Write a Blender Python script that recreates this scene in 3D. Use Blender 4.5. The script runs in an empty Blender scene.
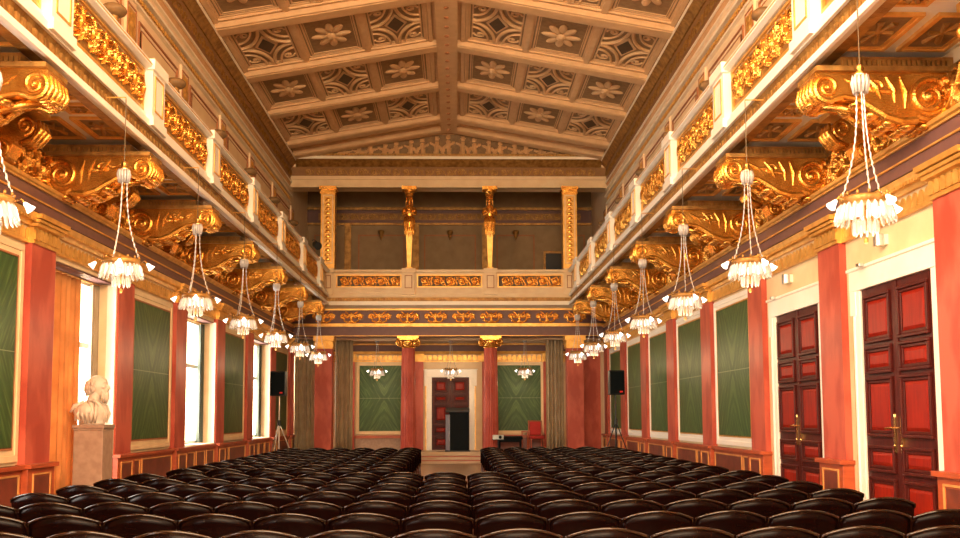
import bpy, math, random
import numpy as np
from mathutils import Vector, Matrix
random.seed(7); np.random.seed(7)
PI = math.pi
S = bpy.context.scene
C = S.collection

# ------------------------------------------------------------------ camera
F = 975.0
yaw = math.radians(1.4394); pitch = math.radians(4.8642); roll = -0.004
fw = Vector((math.sin(yaw)*math.cos(pitch), math.cos(yaw)*math.cos(pitch), math.sin(pitch)))
rt = Vector((math.cos(yaw), -math.sin(yaw), 0)); up = rt.cross(fw)
r2 = rt*math.cos(roll)+up*math.sin(roll); u2 = -rt*math.sin(roll)+up*math.cos(roll)
cd = bpy.data.cameras.new('camera'); cam = bpy.data.objects.new('camera', cd); C.objects.link(cam)
M = Matrix((r2, u2, -fw)).transposed().to_4x4(); M.translation = Vector((0.2, 0, 1.5))
cam.matrix_world = M
cd.sensor_fit = 'HORIZONTAL'; cd.sensor_width = 36; cd.lens = 36*F/960
cd.shift_x = 0; cd.shift_y = (334-269)/960; cd.clip_end = 200; cd.clip_start = 0.05
S.camera = cam
S.view_settings.view_transform = 'Standard'; S.view_settings.look = 'None'
S.view_settings.gamma = 1; S.view_settings.use_curve_mapping = False
S.view_settings.exposure = 0.55
try:
    S.cycles.use_denoising = True
    S.cycles.max_bounces = 6; S.cycles.diffuse_bounces = 4; S.cycles.glossy_bounces = 3
    S.cycles.transmission_bounces = 4; S.cycles.transparent_max_bounces = 12
    S.cycles.sample_clamp_indirect = 4; S.cycles.caustics_reflective = False; S.cycles.caustics_refractive = False
except Exception: pass

# ------------------------------------------------------------------ world and large lights
W = bpy.data.worlds.new('world'); S.world = W; W.use_nodes = True
W.node_tree.nodes['Background'].inputs[0].default_value = (1.0, 0.97, 0.92, 1)
W.node_tree.nodes['Background'].inputs[1].default_value = 6.0
def area(name, loc, rot, sx, sy, power, col):
    l = bpy.data.lights.new(name, 'AREA'); l.shape = 'RECTANGLE'; l.size = sx; l.size_y = sy
    l.energy = power; l.color = col
    o = bpy.data.objects.new(name, l); C.objects.link(o); o.location = loc; o.rotation_euler = rot
    return o
YK = lambda k: 9.4+3.2*k
# daylight through each window of the left wall
for k in (-3, -1, 1, 3, 5, 7):
    area('window_daylight', (-6.6, YK(k)+1.6, 2.1), (0, -PI/2, 0), 3.0, 2.5, 330, (1.0, 0.93, 0.80))
# added fill from behind the camera, upper and lower; the rear wall has no windows
area('rear_fill_light', (0, -2.6, 6.3), (PI/2, 0, 0), 7.0, 3.0, 1300, (1.0, 0.80, 0.54))
for sx in (1, -1):   # unseen fill added high at both sides to brighten the balcony fronts
    area('upper_side_fill_light', (sx*5.05, 2.2, 7.9), (0, sx*PI/2, 0), 2.0, 7.0, 1650 if sx < 0 else 1000, (1.0, 0.80, 0.54))
area('rear_fill_light', (0, -2.6, 2.9), (PI/2, 0, 0), 7.0, 2.0, 200, (1.0, 0.84, 0.64))

# ------------------------------------------------------------------ materials
def mat(name, col, rough=0.5, metal=0.0, col2=None, scale=8, bump=0.0, bscale=60, spec=0.5, coat=0.0, detail=4, emis=None, estr=0, stretch=(1,1,1), lo=0.35, hi=0.65):
    m = bpy.data.materials.new(name); m.use_nodes = True
    nt = m.node_tree; b = nt.nodes['Principled BSDF']
    b.inputs['Roughness'].default_value = rough; b.inputs['Metallic'].default_value = metal
    b.inputs['Specular IOR Level'].default_value = spec; b.inputs['Coat Weight'].default_value = coat
    b.inputs['Coat Roughness'].default_value = 0.12
    b.inputs['Base Color'].default_value = (*col, 1)
    tc = nt.nodes.new('ShaderNodeTexCoord'); mp = nt.nodes.new('ShaderNodeMapping')
    mp.inputs['Scale'].default_value = stretch
    nt.links.new(tc.outputs['Object'], mp.inputs[0])
    if col2 is None: col2 = tuple(c*0.86 for c in col)
    n = nt.nodes.new('ShaderNodeTexNoise'); n.inputs['Scale'].default_value = scale; n.inputs['Detail'].default_value = detail
    nt.links.new(mp.outputs[0], n.inputs['Vector'])
    r = nt.nodes.new('ShaderNodeValToRGB'); r.color_ramp.elements[0].position = lo; r.color_ramp.elements[1].position = hi
    r.color_ramp.elements[0].color = (*col2, 1); r.color_ramp.elements[1].color = (*col, 1)
    nt.links.new(n.outputs['Fac'], r.inputs[0]); nt.links.new(r.outputs[0], b.inputs['Base Color'])
    if bump:
        n2 = nt.nodes.new('ShaderNodeTexNoise'); n2.inputs['Scale'].default_value = bscale; n2.inputs['Detail'].default_value = 3
        nt.links.new(tc.outputs['Object'], n2.inputs['Vector'])
        bp = nt.nodes.new('ShaderNodeBump'); bp.inputs['Strength'].default_value = bump; bp.inputs['Distance'].default_value = 0.02
        nt.links.new(n2.outputs['Fac'], bp.inputs['Height']); nt.links.new(bp.outputs[0], b.inputs['Normal'])
    if emis:
        b.inputs['Emission Color'].default_value = (*emis, 1); b.inputs['Emission Strength'].default_value = estr
    return m
GOLD = mat('gilding', (1.0, 0.54, 0.12), 0.24, 0.88, (0.70, 0.31, 0.05), 5, 0.25, 50)
GOLDM = mat('matt_gilding', (0.90, 0.52, 0.14), 0.38, 0.55, (0.70, 0.36, 0.08), 6, 0.15, 70)
GOLDD = mat('aged_gilding', (0.50, 0.27, 0.07), 0.45, 0.5, (0.27, 0.13, 0.03), 7, 0.4, 40)
CREAM = mat('cream_paint', (0.86, 0.66, 0.40), 0.5, 0, (0.80, 0.58, 0.33), 3)
CREAML = mat('pale_cream_paint', (0.96, 0.86, 0.68), 0.42, 0, (0.92, 0.80, 0.61), 3)
WHITEL = mat('white_ledge_daylit_trim', (0.97, 0.93, 0.84), 0.35, 0, (0.95, 0.89, 0.78), 3)  # white of the ledges; on casings and surrounds it stands in for daylight
CREAMU = mat('upper_wall_cream', (0.90, 0.70, 0.46), 0.5, 0, (0.84, 0.62, 0.40), 3)
RED = mat('red_scagliola', (0.56, 0.118, 0.074), 0.38, 0, (0.43, 0.072, 0.045), 1.6, 0, spec=0.25, detail=9, stretch=(1.6, 1.6, 0.7), lo=0.42, hi=0.56)
PURPLE = mat('dull_purple_paint', (0.17, 0.075, 0.065), 0.5, 0)
FILLET = mat('dado_orange_fillet', (0.80, 0.40, 0.13), 0.4, 0.2, (0.66, 0.30, 0.09), 5)
DADO = mat('dado_red_wood', (0.48, 0.095, 0.030), 0.4, 0, (0.36, 0.065, 0.022), 4, stretch=(1, 1, 4))
DADOP = mat('dado_dark_panel', (0.20, 0.045, 0.025), 0.4, 0, (0.13, 0.03, 0.018), 5)
DOORF = mat('door_frame_mahogany', (0.085, 0.012, 0.009), 0.38, 0, (0.055, 0.008, 0.006), 6, stretch=(4, 4, 0.6), coat=0.0, spec=0.15)
DOORP = mat('door_panel_mahogany', (0.30, 0.016, 0.005), 0.42, 0, (0.21, 0.009, 0.004), 5, stretch=(4, 4, 0.5), spec=0.2)
BRASS = mat('brass', (0.9, 0.62, 0.25), 0.22, 1.0)
CHAIR = mat('dark_lacquered_wood', (0.010, 0.0022, 0.0015), 0.11, 0, (0.006, 0.0015, 0.001), 7, stretch=(1, 1, 6), coat=0.0, spec=0.6)
CHAIRB = mat('dark_polished_wood_back', (0.005, 0.0010, 0.0007), 0.26, 0, (0.004, 0.001, 0.0008), 7, stretch=(1, 1, 6), spec=0.07)
LEGW = mat('chair_leg_wood', (0.10, 0.030, 0.014), 0.3, 0, (0.06, 0.018, 0.009), 7, spec=0.4)
SEAT = mat('dark_red_seat_fabric', (0.07, 0.012, 0.010), 0.8)
CEIL = mat('ceiling_tan_paint', (0.70, 0.42, 0.20), 0.6, 0, (0.61, 0.35, 0.155), 4)
CEILL = mat('ceiling_pale_beam', (0.79, 0.52, 0.28), 0.6, 0, (0.71, 0.45, 0.23), 4)
COFFER = mat('coffer_olive_brown', (0.27, 0.16, 0.065), 0.6, 0, (0.19, 0.11, 0.045), 9)
COFFERD = mat('coffer_dark_brown', (0.10, 0.060, 0.030), 0.6)
FRZ = mat('frieze_brown', (0.32, 0.15, 0.045), 0.5, 0.1)
CEILG = mat('ceiling_coffer_ground', (0.36, 0.22, 0.10), 0.6, 0, (0.28, 0.165, 0.075), 9)
RUST = mat('rust_red_line', (0.46, 0.18, 0.07), 0.6)
MARBLE = mat('white_marble', (0.78, 0.66, 0.54), 0.45, 0, (0.68, 0.55, 0.44), 5)
STONE = mat('pink_grey_stone', (0.42, 0.28, 0.20), 0.5, 0, (0.34, 0.21, 0.15), 12, detail=8)
BLACK = mat('black_plastic', (0.012, 0.013, 0.014), 0.5)
BLACKG = mat('black_gloss_lacquer', (0.005, 0.008, 0.010), 0.5, spec=0.06)
GREY = mat('grey_laminate', (0.30, 0.31, 0.36), 0.4)
STEEL = mat('brushed_steel', (0.62, 0.60, 0.56), 0.3, 0.9)
ORANGEC = mat('apricot_curtain', (0.72, 0.33, 0.11), 0.8, 0, (0.55, 0.23, 0.07), 3)
GREYC = mat('taupe_curtain', (0.46, 0.36, 0.23), 0.85, 0, (0.38, 0.29, 0.18), 4)
GREENC = mat('dark_green_curtain', (0.10, 0.12, 0.09), 0.85)
WINW = mat('white_window_paint', (0.85, 0.83, 0.78), 0.4)
REDF = mat('red_velvet', (0.50, 0.03, 0.025), 0.8)
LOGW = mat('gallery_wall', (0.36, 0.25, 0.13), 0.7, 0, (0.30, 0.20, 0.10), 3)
STEP = mat('stage_step_wood', (0.60, 0.44, 0.27), 0.45, 0, (0.50, 0.35, 0.20), 4, stretch=(0.6, 5, 5))
REDLED = mat('red_badge', (0.8, 0.02, 0.02), 0.4)
WIRE = mat('blackened_rod', (0.10, 0.07, 0.04), 0.4, 0.8)
CRYST = mat('cut_glass', (0.98, 0.95, 0.93), 0.08, 0, (0.90, 0.86, 0.86), 60, spec=0.9)
CRYST.node_tree.nodes['Principled BSDF'].inputs['Transmission Weight'].default_value = 0.45
GLOW = mat('lit_frosted_shade', (1, 0.95, 0.85), 0.4, 0, emis=(1.0, 0.93, 0.84), estr=1.6)
# curtains let light through
def translucent(m, w):
    nt = m.node_tree; b = nt.nodes['Principled BSDF']; out = nt.nodes['Material Output']
    t = nt.nodes.new('ShaderNodeBsdfTranslucent'); mx = nt.nodes.new('ShaderNodeMixShader'); mx.inputs[0].default_value = w
    src = b.inputs['Base Color'].links[0].from_socket
    nt.links.new(src, t.inputs[0]); nt.links.new(b.outputs[0], mx.inputs[1]); nt.links.new(t.outputs[0], mx.inputs[2])
    nt.links.new(mx.outputs[0], out.inputs[0])
translucent(ORANGEC, 0.22)
def glass_mat():
    m = bpy.data.materials.new('window_glass'); m.use_nodes = True; nt = m.node_tree; nt.nodes.clear()
    o = nt.nodes.new('ShaderNodeOutputMaterial'); t = nt.nodes.new('ShaderNodeBsdfTransparent'); g = nt.nodes.new('ShaderNodeBsdfGlossy')
    g.inputs['Roughness'].default_value = 0.05; mx = nt.nodes.new('ShaderNodeMixShader'); mx.inputs[0].default_value = 0.08
    nt.links.new(t.outputs[0], mx.inputs[1]); nt.links.new(g.outputs[0], mx.inputs[2]); nt.links.new(mx.outputs[0], o.inputs[0]); return m
GLASS = glass_mat()
def green_marble():
    # book-matched veneer: grain runs diagonally outwards from the panel centre (object space: y or x across, z up)
    m = bpy.data.materials.new('green_marble'); m.use_nodes = True; nt = m.node_tree; b = nt.nodes['Principled BSDF']
    b.inputs['Roughness'].default_value = 0.42; b.inputs['Specular IOR Level'].default_value = 0.3
    tc = nt.nodes.new('ShaderNodeTexCoord'); sp = nt.nodes.new('ShaderNodeSeparateXYZ'); nt.links.new(tc.outputs['Object'], sp.inputs[0])
    def mth(op, a, b_=None):
        n = nt.nodes.new('ShaderNodeMath'); n.operation = op
        for i, v in enumerate((a, b_)):
            if v is None: continue
            if isinstance(v, (int, float)): n.inputs[i].default_value = v
            else: nt.links.new(v, n.inputs[i])
        return n.outputs[0]
    u = mth('ABSOLUTE', sp.outputs['Y']); v = mth('ABSOLUTE', sp.outputs['Z'])
    a = mth('SUBTRACT', mth('MULTIPLY', u, 1.5), mth('MULTIPLY', v, 0.95)); c = mth('ADD', u, v)
    cb = nt.nodes.new('ShaderNodeCombineXYZ'); nt.links.new(mth('MULTIPLY', a, 8.0), cb.inputs[0]); nt.links.new(mth('MULTIPLY', c, 0.9), cb.inputs[1])
    n = nt.nodes.new('ShaderNodeTexNoise'); n.inputs['Scale'].default_value = 1.0; n.inputs['Detail'].default_value = 6; n.inputs['Roughness'].default_value = 0.6
    n.inputs['Distortion'].default_value = 0.5
    nt.links.new(cb.outputs[0], n.inputs['Vector'])
    r = nt.nodes.new('ShaderNodeValToRGB'); e = r.color_ramp.elements
    e[0].position = 0.30; e[0].color = (0.022, 0.060, 0.016, 1); e[1].position = 0.72; e[1].color = (0.15, 0.25, 0.075, 1)
    k = e.new(0.52); k.color = (0.048, 0.105, 0.028, 1)
    nt.links.new(n.outputs['Fac'], r.inputs[0])
    # seam lines where the four sheets meet
    s = mth('LESS_THAN', v, 0.006); mx = nt.nodes.new('ShaderNodeMixRGB'); mx.inputs[2].default_value = (0.24, 0.30, 0.16, 1)
    nt.links.new(s, mx.inputs[0]); nt.links.new(r.outputs[0], mx.inputs[1]); nt.links.new(mx.outputs[0], b.inputs['Base Color'])
    return m
GREEN = green_marble()
def parquet():
    m = bpy.data.materials.new('parquet'); m.use_nodes = True; nt = m.node_tree; b = nt.nodes['Principled BSDF']
    b.inputs['Roughness'].default_value = 0.3
    tc = nt.nodes.new('ShaderNodeTexCoord'); br = nt.nodes.new('ShaderNodeTexBrick'); br.inputs['Scale'].default_value = 4
    br.inputs['Color1'].default_value = (0.42, 0.25, 0.12, 1); br.inputs['Color2'].default_value = (0.33, 0.19, 0.09, 1); br.inputs['Mortar'].default_value = (0.12, 0.07, 0.03, 1)
    br.inputs['Mortar Size'].default_value = 0.006
    nt.links.new(tc.outputs['Object'], br.inputs['Vector']); nt.links.new(br.outputs[0], b.inputs['Base Color']); return m
PARQ = parquet()

# ------------------------------------------------------------------ mesh helpers
class MB:
    def __init__(s): s.v = []; s.f = []; s.mi = []; s.cur = 0
    def add(s, vs, fs):
        o = len(s.v); s.v += [tuple(p) for p in vs]
        for f in fs: s.f.append(tuple(i+o for i in f)); s.mi.append(s.cur)
        return s
    def box(s, x0, x1, y0, y1, z0, z1):
        if x0 > x1: x0, x1 = x1, x0
        if y0 > y1: y0, y1 = y1, y0
        return s.add([(x0,y0,z0),(x1,y0,z0),(x1,y1,z0),(x0,y1,z0),(x0,y0,z1),(x1,y0,z1),(x1,y1,z1),(x0,y1,z1)],
                     [(3,2,1,0),(4,5,6,7),(0,1,5,4),(1,2,6,5),(2,3,7,6),(3,0,4,7)])
    def prism(s, pts, a0, a1, axis='y'):
        """pts: 2-D outline; extruded along axis. axis y: pts=(x,z); x: pts=(y,z); z: pts=(x,y)"""
        def P(p, a):
            return {'y': (p[0], a, p[1]), 'x': (a, p[0], p[1]), 'z': (p[0], p[1], a)}[axis]
        n = len(pts); vs = [P(p, a0) for p in pts]+[P(p, a1) for p in pts]
        fs = [tuple(range(n)), tuple(range(2*n-1, n-1, -1))]+[(i, i+n, (i+1) % n+n, (i+1) % n) for i in range(n)]
        return s.add(vs, fs)
    def lathe(s, prof, c=(0,0,0), seg=20, sx=1, sy=1):
        vs = []; fs = []; n = len(prof)
        for (r, z) in prof:
            for j in range(seg):
                a = 2*PI*j/seg; vs.append((c[0]+r*sx*math.cos(a), c[1]+r*sy*math.sin(a), c[2]+z))
        for i in range(n-1):
            for j in range(seg): fs.append((i*seg+j, i*seg+(j+1) % seg, (i+1)*seg+(j+1) % seg, (i+1)*seg+j))
        fs.append(tuple(range(seg-1, -1, -1))); fs.append(tuple((n-1)*seg+j for j in range(seg)))
        return s.add(vs, fs)
    def tube(s, pts, r, seg=8):
        pts = [Vector(p) for p in pts]; n = len(pts)
        rr = r if isinstance(r, (list, tuple)) else [r]*n
        vs = []; fs = []; prev = None
        for i, p in enumerate(pts):
            t = (pts[min(i+1, n-1)]-pts[max(i-1, 0)]).normalized()
            if prev is None:
                a = Vector((0,0,1)) if abs(t.z) < 0.9 else Vector((1,0,0))
                u = t.cross(a).normalized()
            else: u = (prev-t*prev.dot(t)).normalized()
            prev = u; w = t.cross(u)
            for j in range(seg):
                an = 2*PI*j/seg; vs.append(p+(u*math.cos(an)+w*math.sin(an))*rr[i])
        for i in range(n-1):
            for j in range(seg): fs.append((i*seg+j, i*seg+(j+1) % seg, (i+1)*seg+(j+1) % seg, (i+1)*seg+j))
        fs.append(tuple(range(seg-1, -1, -1))); fs.append(tuple((n-1)*seg+j for j in range(seg)))
        return s.add(vs, fs)
    def ell(s, c, rx, ry, rz, seg=12, rings=8, rot=None):
        vs = []; fs = []
        for i in range(rings+1):
            t = PI*i/rings
            for j in range(seg):
                a = 2*PI*j/seg; p = Vector((rx*math.sin(t)*math.cos(a), ry*math.sin(t)*math.sin(a), rz*math.cos(t)))
                if rot: p = rot @ p
                vs.append((c[0]+p.x, c[1]+p.y, c[2]+p.z))
        for i in range(rings):
            for j in range(seg): fs.append((i*seg+j, (i+1)*seg+j, (i+1)*seg+(j+1) % seg, i*seg+(j+1) % seg))
        return s.add(vs, fs)
    def frame(s, plane, a, u0, u1, v0, v1, w, d, step=True):
        """moulded rectangular frame on plane 'x' (u=y,v=z), 'y' (u=x,v=z) or 'z' (u=x,v=y), from a outwards by d"""
        def bx(p0, p1, q0, q1, dd):
            if plane == 'x': s.box(a, a+dd, p0, p1, q0, q1)
            elif plane == 'y': s.box(p0, p1, a, a+dd, q0, q1)
            else: s.box(p0, p1, q0, q1, a, a+dd)
        def ring(U0, U1, V0, V1, ww, dd):
            bx(U0, U1, V0, V0+ww, dd); bx(U0, U1, V1-ww, V1, dd); bx(U0, U0+ww, V0+ww, V1-ww, dd); bx(U1-ww, U1, V0+ww, V1-ww, dd)
        ring(u0, u1, v0, v1, w*(0.5 if step else 1), d)
        if step: ring(u0+w*0.5, u1-w*0.5, v0+w*0.5, v1-w*0.5, w*0.5, d*0.5)
        return s
    def xf(s, m):
        s.v = [tuple(m @ Vector(p)) for p in s.v]; return s
    def build(s, name, m, parent=None, smooth=False, loc=None, bevel=0, kind=None, me_only=False):
        me = bpy.data.meshes.new(name); me.from_pydata(s.v, [], s.f)
        ms = m if isinstance(m, (list, tuple)) else [m]
        for q in ms: me.materials.append(q)
        if len(ms) > 1: me.polygons.foreach_set('material_index', s.mi)
        if smooth: me.polygons.foreach_set('use_smooth', [True]*len(me.polygons))
        me.update()
        if me_only: return me
        o = bpy.data.objects.new(name, me); C.objects.link(o)
        if parent: o.parent = parent
        if loc: o.location = loc
        if bevel:
            b = o.modifiers.new('b', 'BEVEL'); b.width = bevel; b.segments = 2; b.limit_method = 'ANGLE'
        if kind: o['kind'] = kind
        return o
def inst(name, me, parent=None, loc=(0,0,0), rot=(0,0,0), scale=(1,1,1)):
    o = bpy.data.objects.new(name, me); C.objects.link(o); o.location = loc; o.rotation_euler = rot; o.scale = scale
    if parent: o.parent = parent
    return o
def thing(name, label, cat, loc=(0,0,0), rz=0, group=None, kind=None):
    o = bpy.data.objects.new(name, None); C.objects.link(o); o.location = loc; o.rotation_euler = (0,0,rz); o.empty_display_size = 0.1
    return tag(o, label, cat, group, kind)
def tag(o, label, cat, group=None, kind=None):
    o['label'] = label; o['category'] = cat
    if group: o['group'] = group
    if kind: o['kind'] = kind
    return o
def copy_tree(o, parent=None):
    c = o.copy(); C.objects.link(c); c.parent = parent
    for ch in list(o.children): copy_tree(ch, c)
    return c
def struct(name, label=None):
    o = bpy.data.objects.new(name, None); C.objects.link(o); o['kind'] = 'structure'; o.empty_display_size = 0.1
    if label: o['label'] = label
    return o
ORD = ['zeroth','first','second','third','fourth','fifth','sixth','seventh','eighth','ninth','tenth','eleventh','twelfth','thirteenth','fourteenth','fifteenth']

# height-field relief built from strokes (carved ornament)
def spiral(cx, cy, R, a0, turns, d=1, n=40, r0=0.12):
    return [(cx+R*(1-(1-r0)*t)*math.cos(a0+d*2*PI*turns*t), cy+R*(1-(1-r0)*t)*math.sin(a0+d*2*PI*turns*t)) for t in np.linspace(0, 1, n)]
def leafs(pts, every, ln, r, side=1):
    out = []
    for i in range(2, len(pts)-3, every):
        p, q = pts[i], pts[i+1]; tx, ty = q[0]-p[0], q[1]-p[1]; l = math.hypot(tx, ty) or 1; tx /= l; ty /= l
        nx, ny = -ty*side, tx*side
        out.append(([(p[0], p[1]), (p[0]+(nx*.8+tx*.3)*ln*.5, p[1]+(ny*.8+ty*.3)*ln*.5), (p[0]+(nx*.7+tx)*ln, p[1]+(ny*.7+ty)*ln)], r, r*0.3, 0.8))
        side = -side if every < 4 else side
    return out
def relief_mesh(name, w, h, strokes, nx, ny, depth, m):
    X, Z = np.meshgrid(np.linspace(-w/2, w/2, nx), np.linspace(-h/2, h/2, ny)); H = np.zeros_like(X)
    for (pts, r0, r1, hh) in strokes:
        P = []
        for i in range(len(pts)-1):
            L = math.hypot(pts[i+1][0]-pts[i][0], pts[i+1][1]-pts[i][1]); k = max(1, int(L/(w/nx)))
            for t in range(k): P.append((pts[i][0]+(pts[i+1][0]-pts[i][0])*t/k, pts[i][1]+(pts[i+1][1]-pts[i][1])*t/k))
        P.append(pts[-1]); n = len(P)
        for i, (px, pz) in enumerate(P):
            r = r0+(r1-r0)*i/max(1, n-1)
            i0 = max(0, int((px-r+w/2)/w*(nx-1))); i1 = min(nx, int((px+r+w/2)/w*(nx-1))+2)
            j0 = max(0, int((pz-r+h/2)/h*(ny-1))); j1 = min(ny, int((pz+r+h/2)/h*(ny-1))+2)
            if i0 >= i1 or j0 >= j1: continue
            d2 = ((X[j0:j1, i0:i1]-px)**2+(Z[j0:j1, i0:i1]-pz)**2)/(r*r)
            H[j0:j1, i0:i1] = np.maximum(H[j0:j1, i0:i1], hh*np.sqrt(np.clip(1-d2, 0, 1)))
    mb = MB(); vs = [(float(X[j, i]), -float(H[j, i])*depth, float(Z[j, i])) for j in range(ny) for i in range(nx)]
    fs = []
    for j in range(ny-1):
        for i in range(nx-1):
            a = j*nx+i; fs.append((a, a+1, a+nx+1, a+nx)); 
    mb.add(vs, fs)
    if isinstance(m, (list, tuple)):
        Hf = H.flatten(); mb.mi = [1 if max(Hf[f[0]], Hf[f[1]], Hf[f[2]], Hf[f[3]]) > 0.12 else 0 for f in fs]
    return mb.build(name, m, smooth=True, me_only=True)
def scroll_strokes(w, h, n, th=1.0):
    st = []; s = w/n
    for i in range(n):
        cx = -w/2+s*(i+.5); d = 1 if i % 2 == 0 else -1
        sp = spiral(cx, 0.02*h*d, min(s, h)*0.42, -PI/2*d-0.4*d, 1.6, d)
        st.append((sp, h*.055, h*.03, 1.0)); st += leafs(sp, 3, h*.13, h*.045)
        st.append(([(cx, 0.02*h*d), (cx+.001, 0.02*h*d)], h*.10, h*.10, 1.1))
        for a in range(6): st.append(([(cx+h*.10*math.cos(a*PI/3), .02*h*d+h*.10*math.sin(a*PI/3))]*2, h*.045, h*.045, 0.9))
        x1 = cx+s/2
        st.append(([(cx+s*.25, -d*h*.38), (x1, d*0*h), (x1+s*.2, d*h*.38)], h*.05, h*.035, 0.9))
        for q in (-1, 1): st.append(([(x1, 0), (x1+.12*h, q*.2*h), (x1+.02*h, q*.42*h)], h*.05, h*.02, 0.8)); st.append(([(x1, 0), (x1-.12*h, q*.16*h), (x1-.1*h, q*.36*h)], h*.045, h*.02, 0.8))
    return [(p, a*th, b*th, c) for (p, a, b, c) in st]

# ------------------------------------------------------------------ SETTING
Y0, Y1 = -3.0, 34.0          # hall rear wall, stage back wall
struct_floor = MB().box(-6.4, 6.4, Y0, 36, -0.1, 0).build('floor', PARQ, kind='structure')
# --- dado, panels and pilasters
def dado(mb, mbp, mbg, s, y0, y1, xw=5.2, three=False):
    """dado stretch on side wall s (+1 right, -1 left): carcass, dark panels, gilt fillets"""
    mb.box(s*(xw-.07), s*xw, y0, y1, 0, .93); mb.box(s*(xw-.13), s*xw, y0, y1, .88, .93); mb.box(s*(xw-.10), s*xw, y0, y1, 0, .14)
    L = y1-y0
    cuts = [(y0+.08, y0+.48), (y0+.58, y1-.08)] if not three else [(y0+.08, y0+L*.30), (y0+L*.36, y0+L*.64), (y0+L*.70, y1-.08)]
    for a, b in cuts:
        if b-a < .1: continue
        mbp.box(s*(xw-.076), s*(xw-.06), a+.03, b-.03, .23, .79)
        mbg.frame('x', s*(xw-.07), a, b, .20, .82, .022, -s*.02, step=False)
def leafband(mb, axis, a, s, u0, u1, z0, z1, pitch=.12):
    """row of upright leaf tongues"""
    n = max(1, int((u1-u0)/pitch)); p = (u1-u0)/n
    for i in range(n):
        u = u0+p*(i+.5)
        pr = [(-.40*p, 0), (.40*p, 0), (.46*p, .55*(z1-z0)), (.25*p, .9*(z1-z0)), (0, z1-z0), (-.25*p, .9*(z1-z0)), (-.46*p, .55*(z1-z0))]
        if axis == 'x': mb.prism([(u+q[0], z0+q[1]) for q in pr], a, a-s*.025, 'x')
        else: mb.prism([(u+q[0], z0+q[1]) for q in pr], a-.0, a-.025, 'y')
def beads(mb, axis, a, s, u0, u1, z0, z1, pitch, d=.03):
    n = int((u1-u0)/pitch)
    for i in range(n):
        u = u0+pitch*(i+.25)
        if axis == 'x': mb.box(a, a-s*d, u, u+pitch*.55, z0, z1)
        else: mb.box(u, u+pitch*.55, a-d, a, z0, z1)

scr_long = relief_mesh('relief', 2.4, .36, scroll_strokes(2.4, .36, 6), 220, 34, .05, [COFFERD, GOLD])
scr_wall = relief_mesh('relief', 2.7, .5, scroll_strokes(2.7, .5, 6, .8), 240, 46, .08, [GOLDD, GOLD])
scr_fine = relief_mesh('relief', 3.2, .26, scroll_strokes(3.2, .26, 9, .8), 220, 20, .03, [FRZ, GOLDD])

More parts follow.
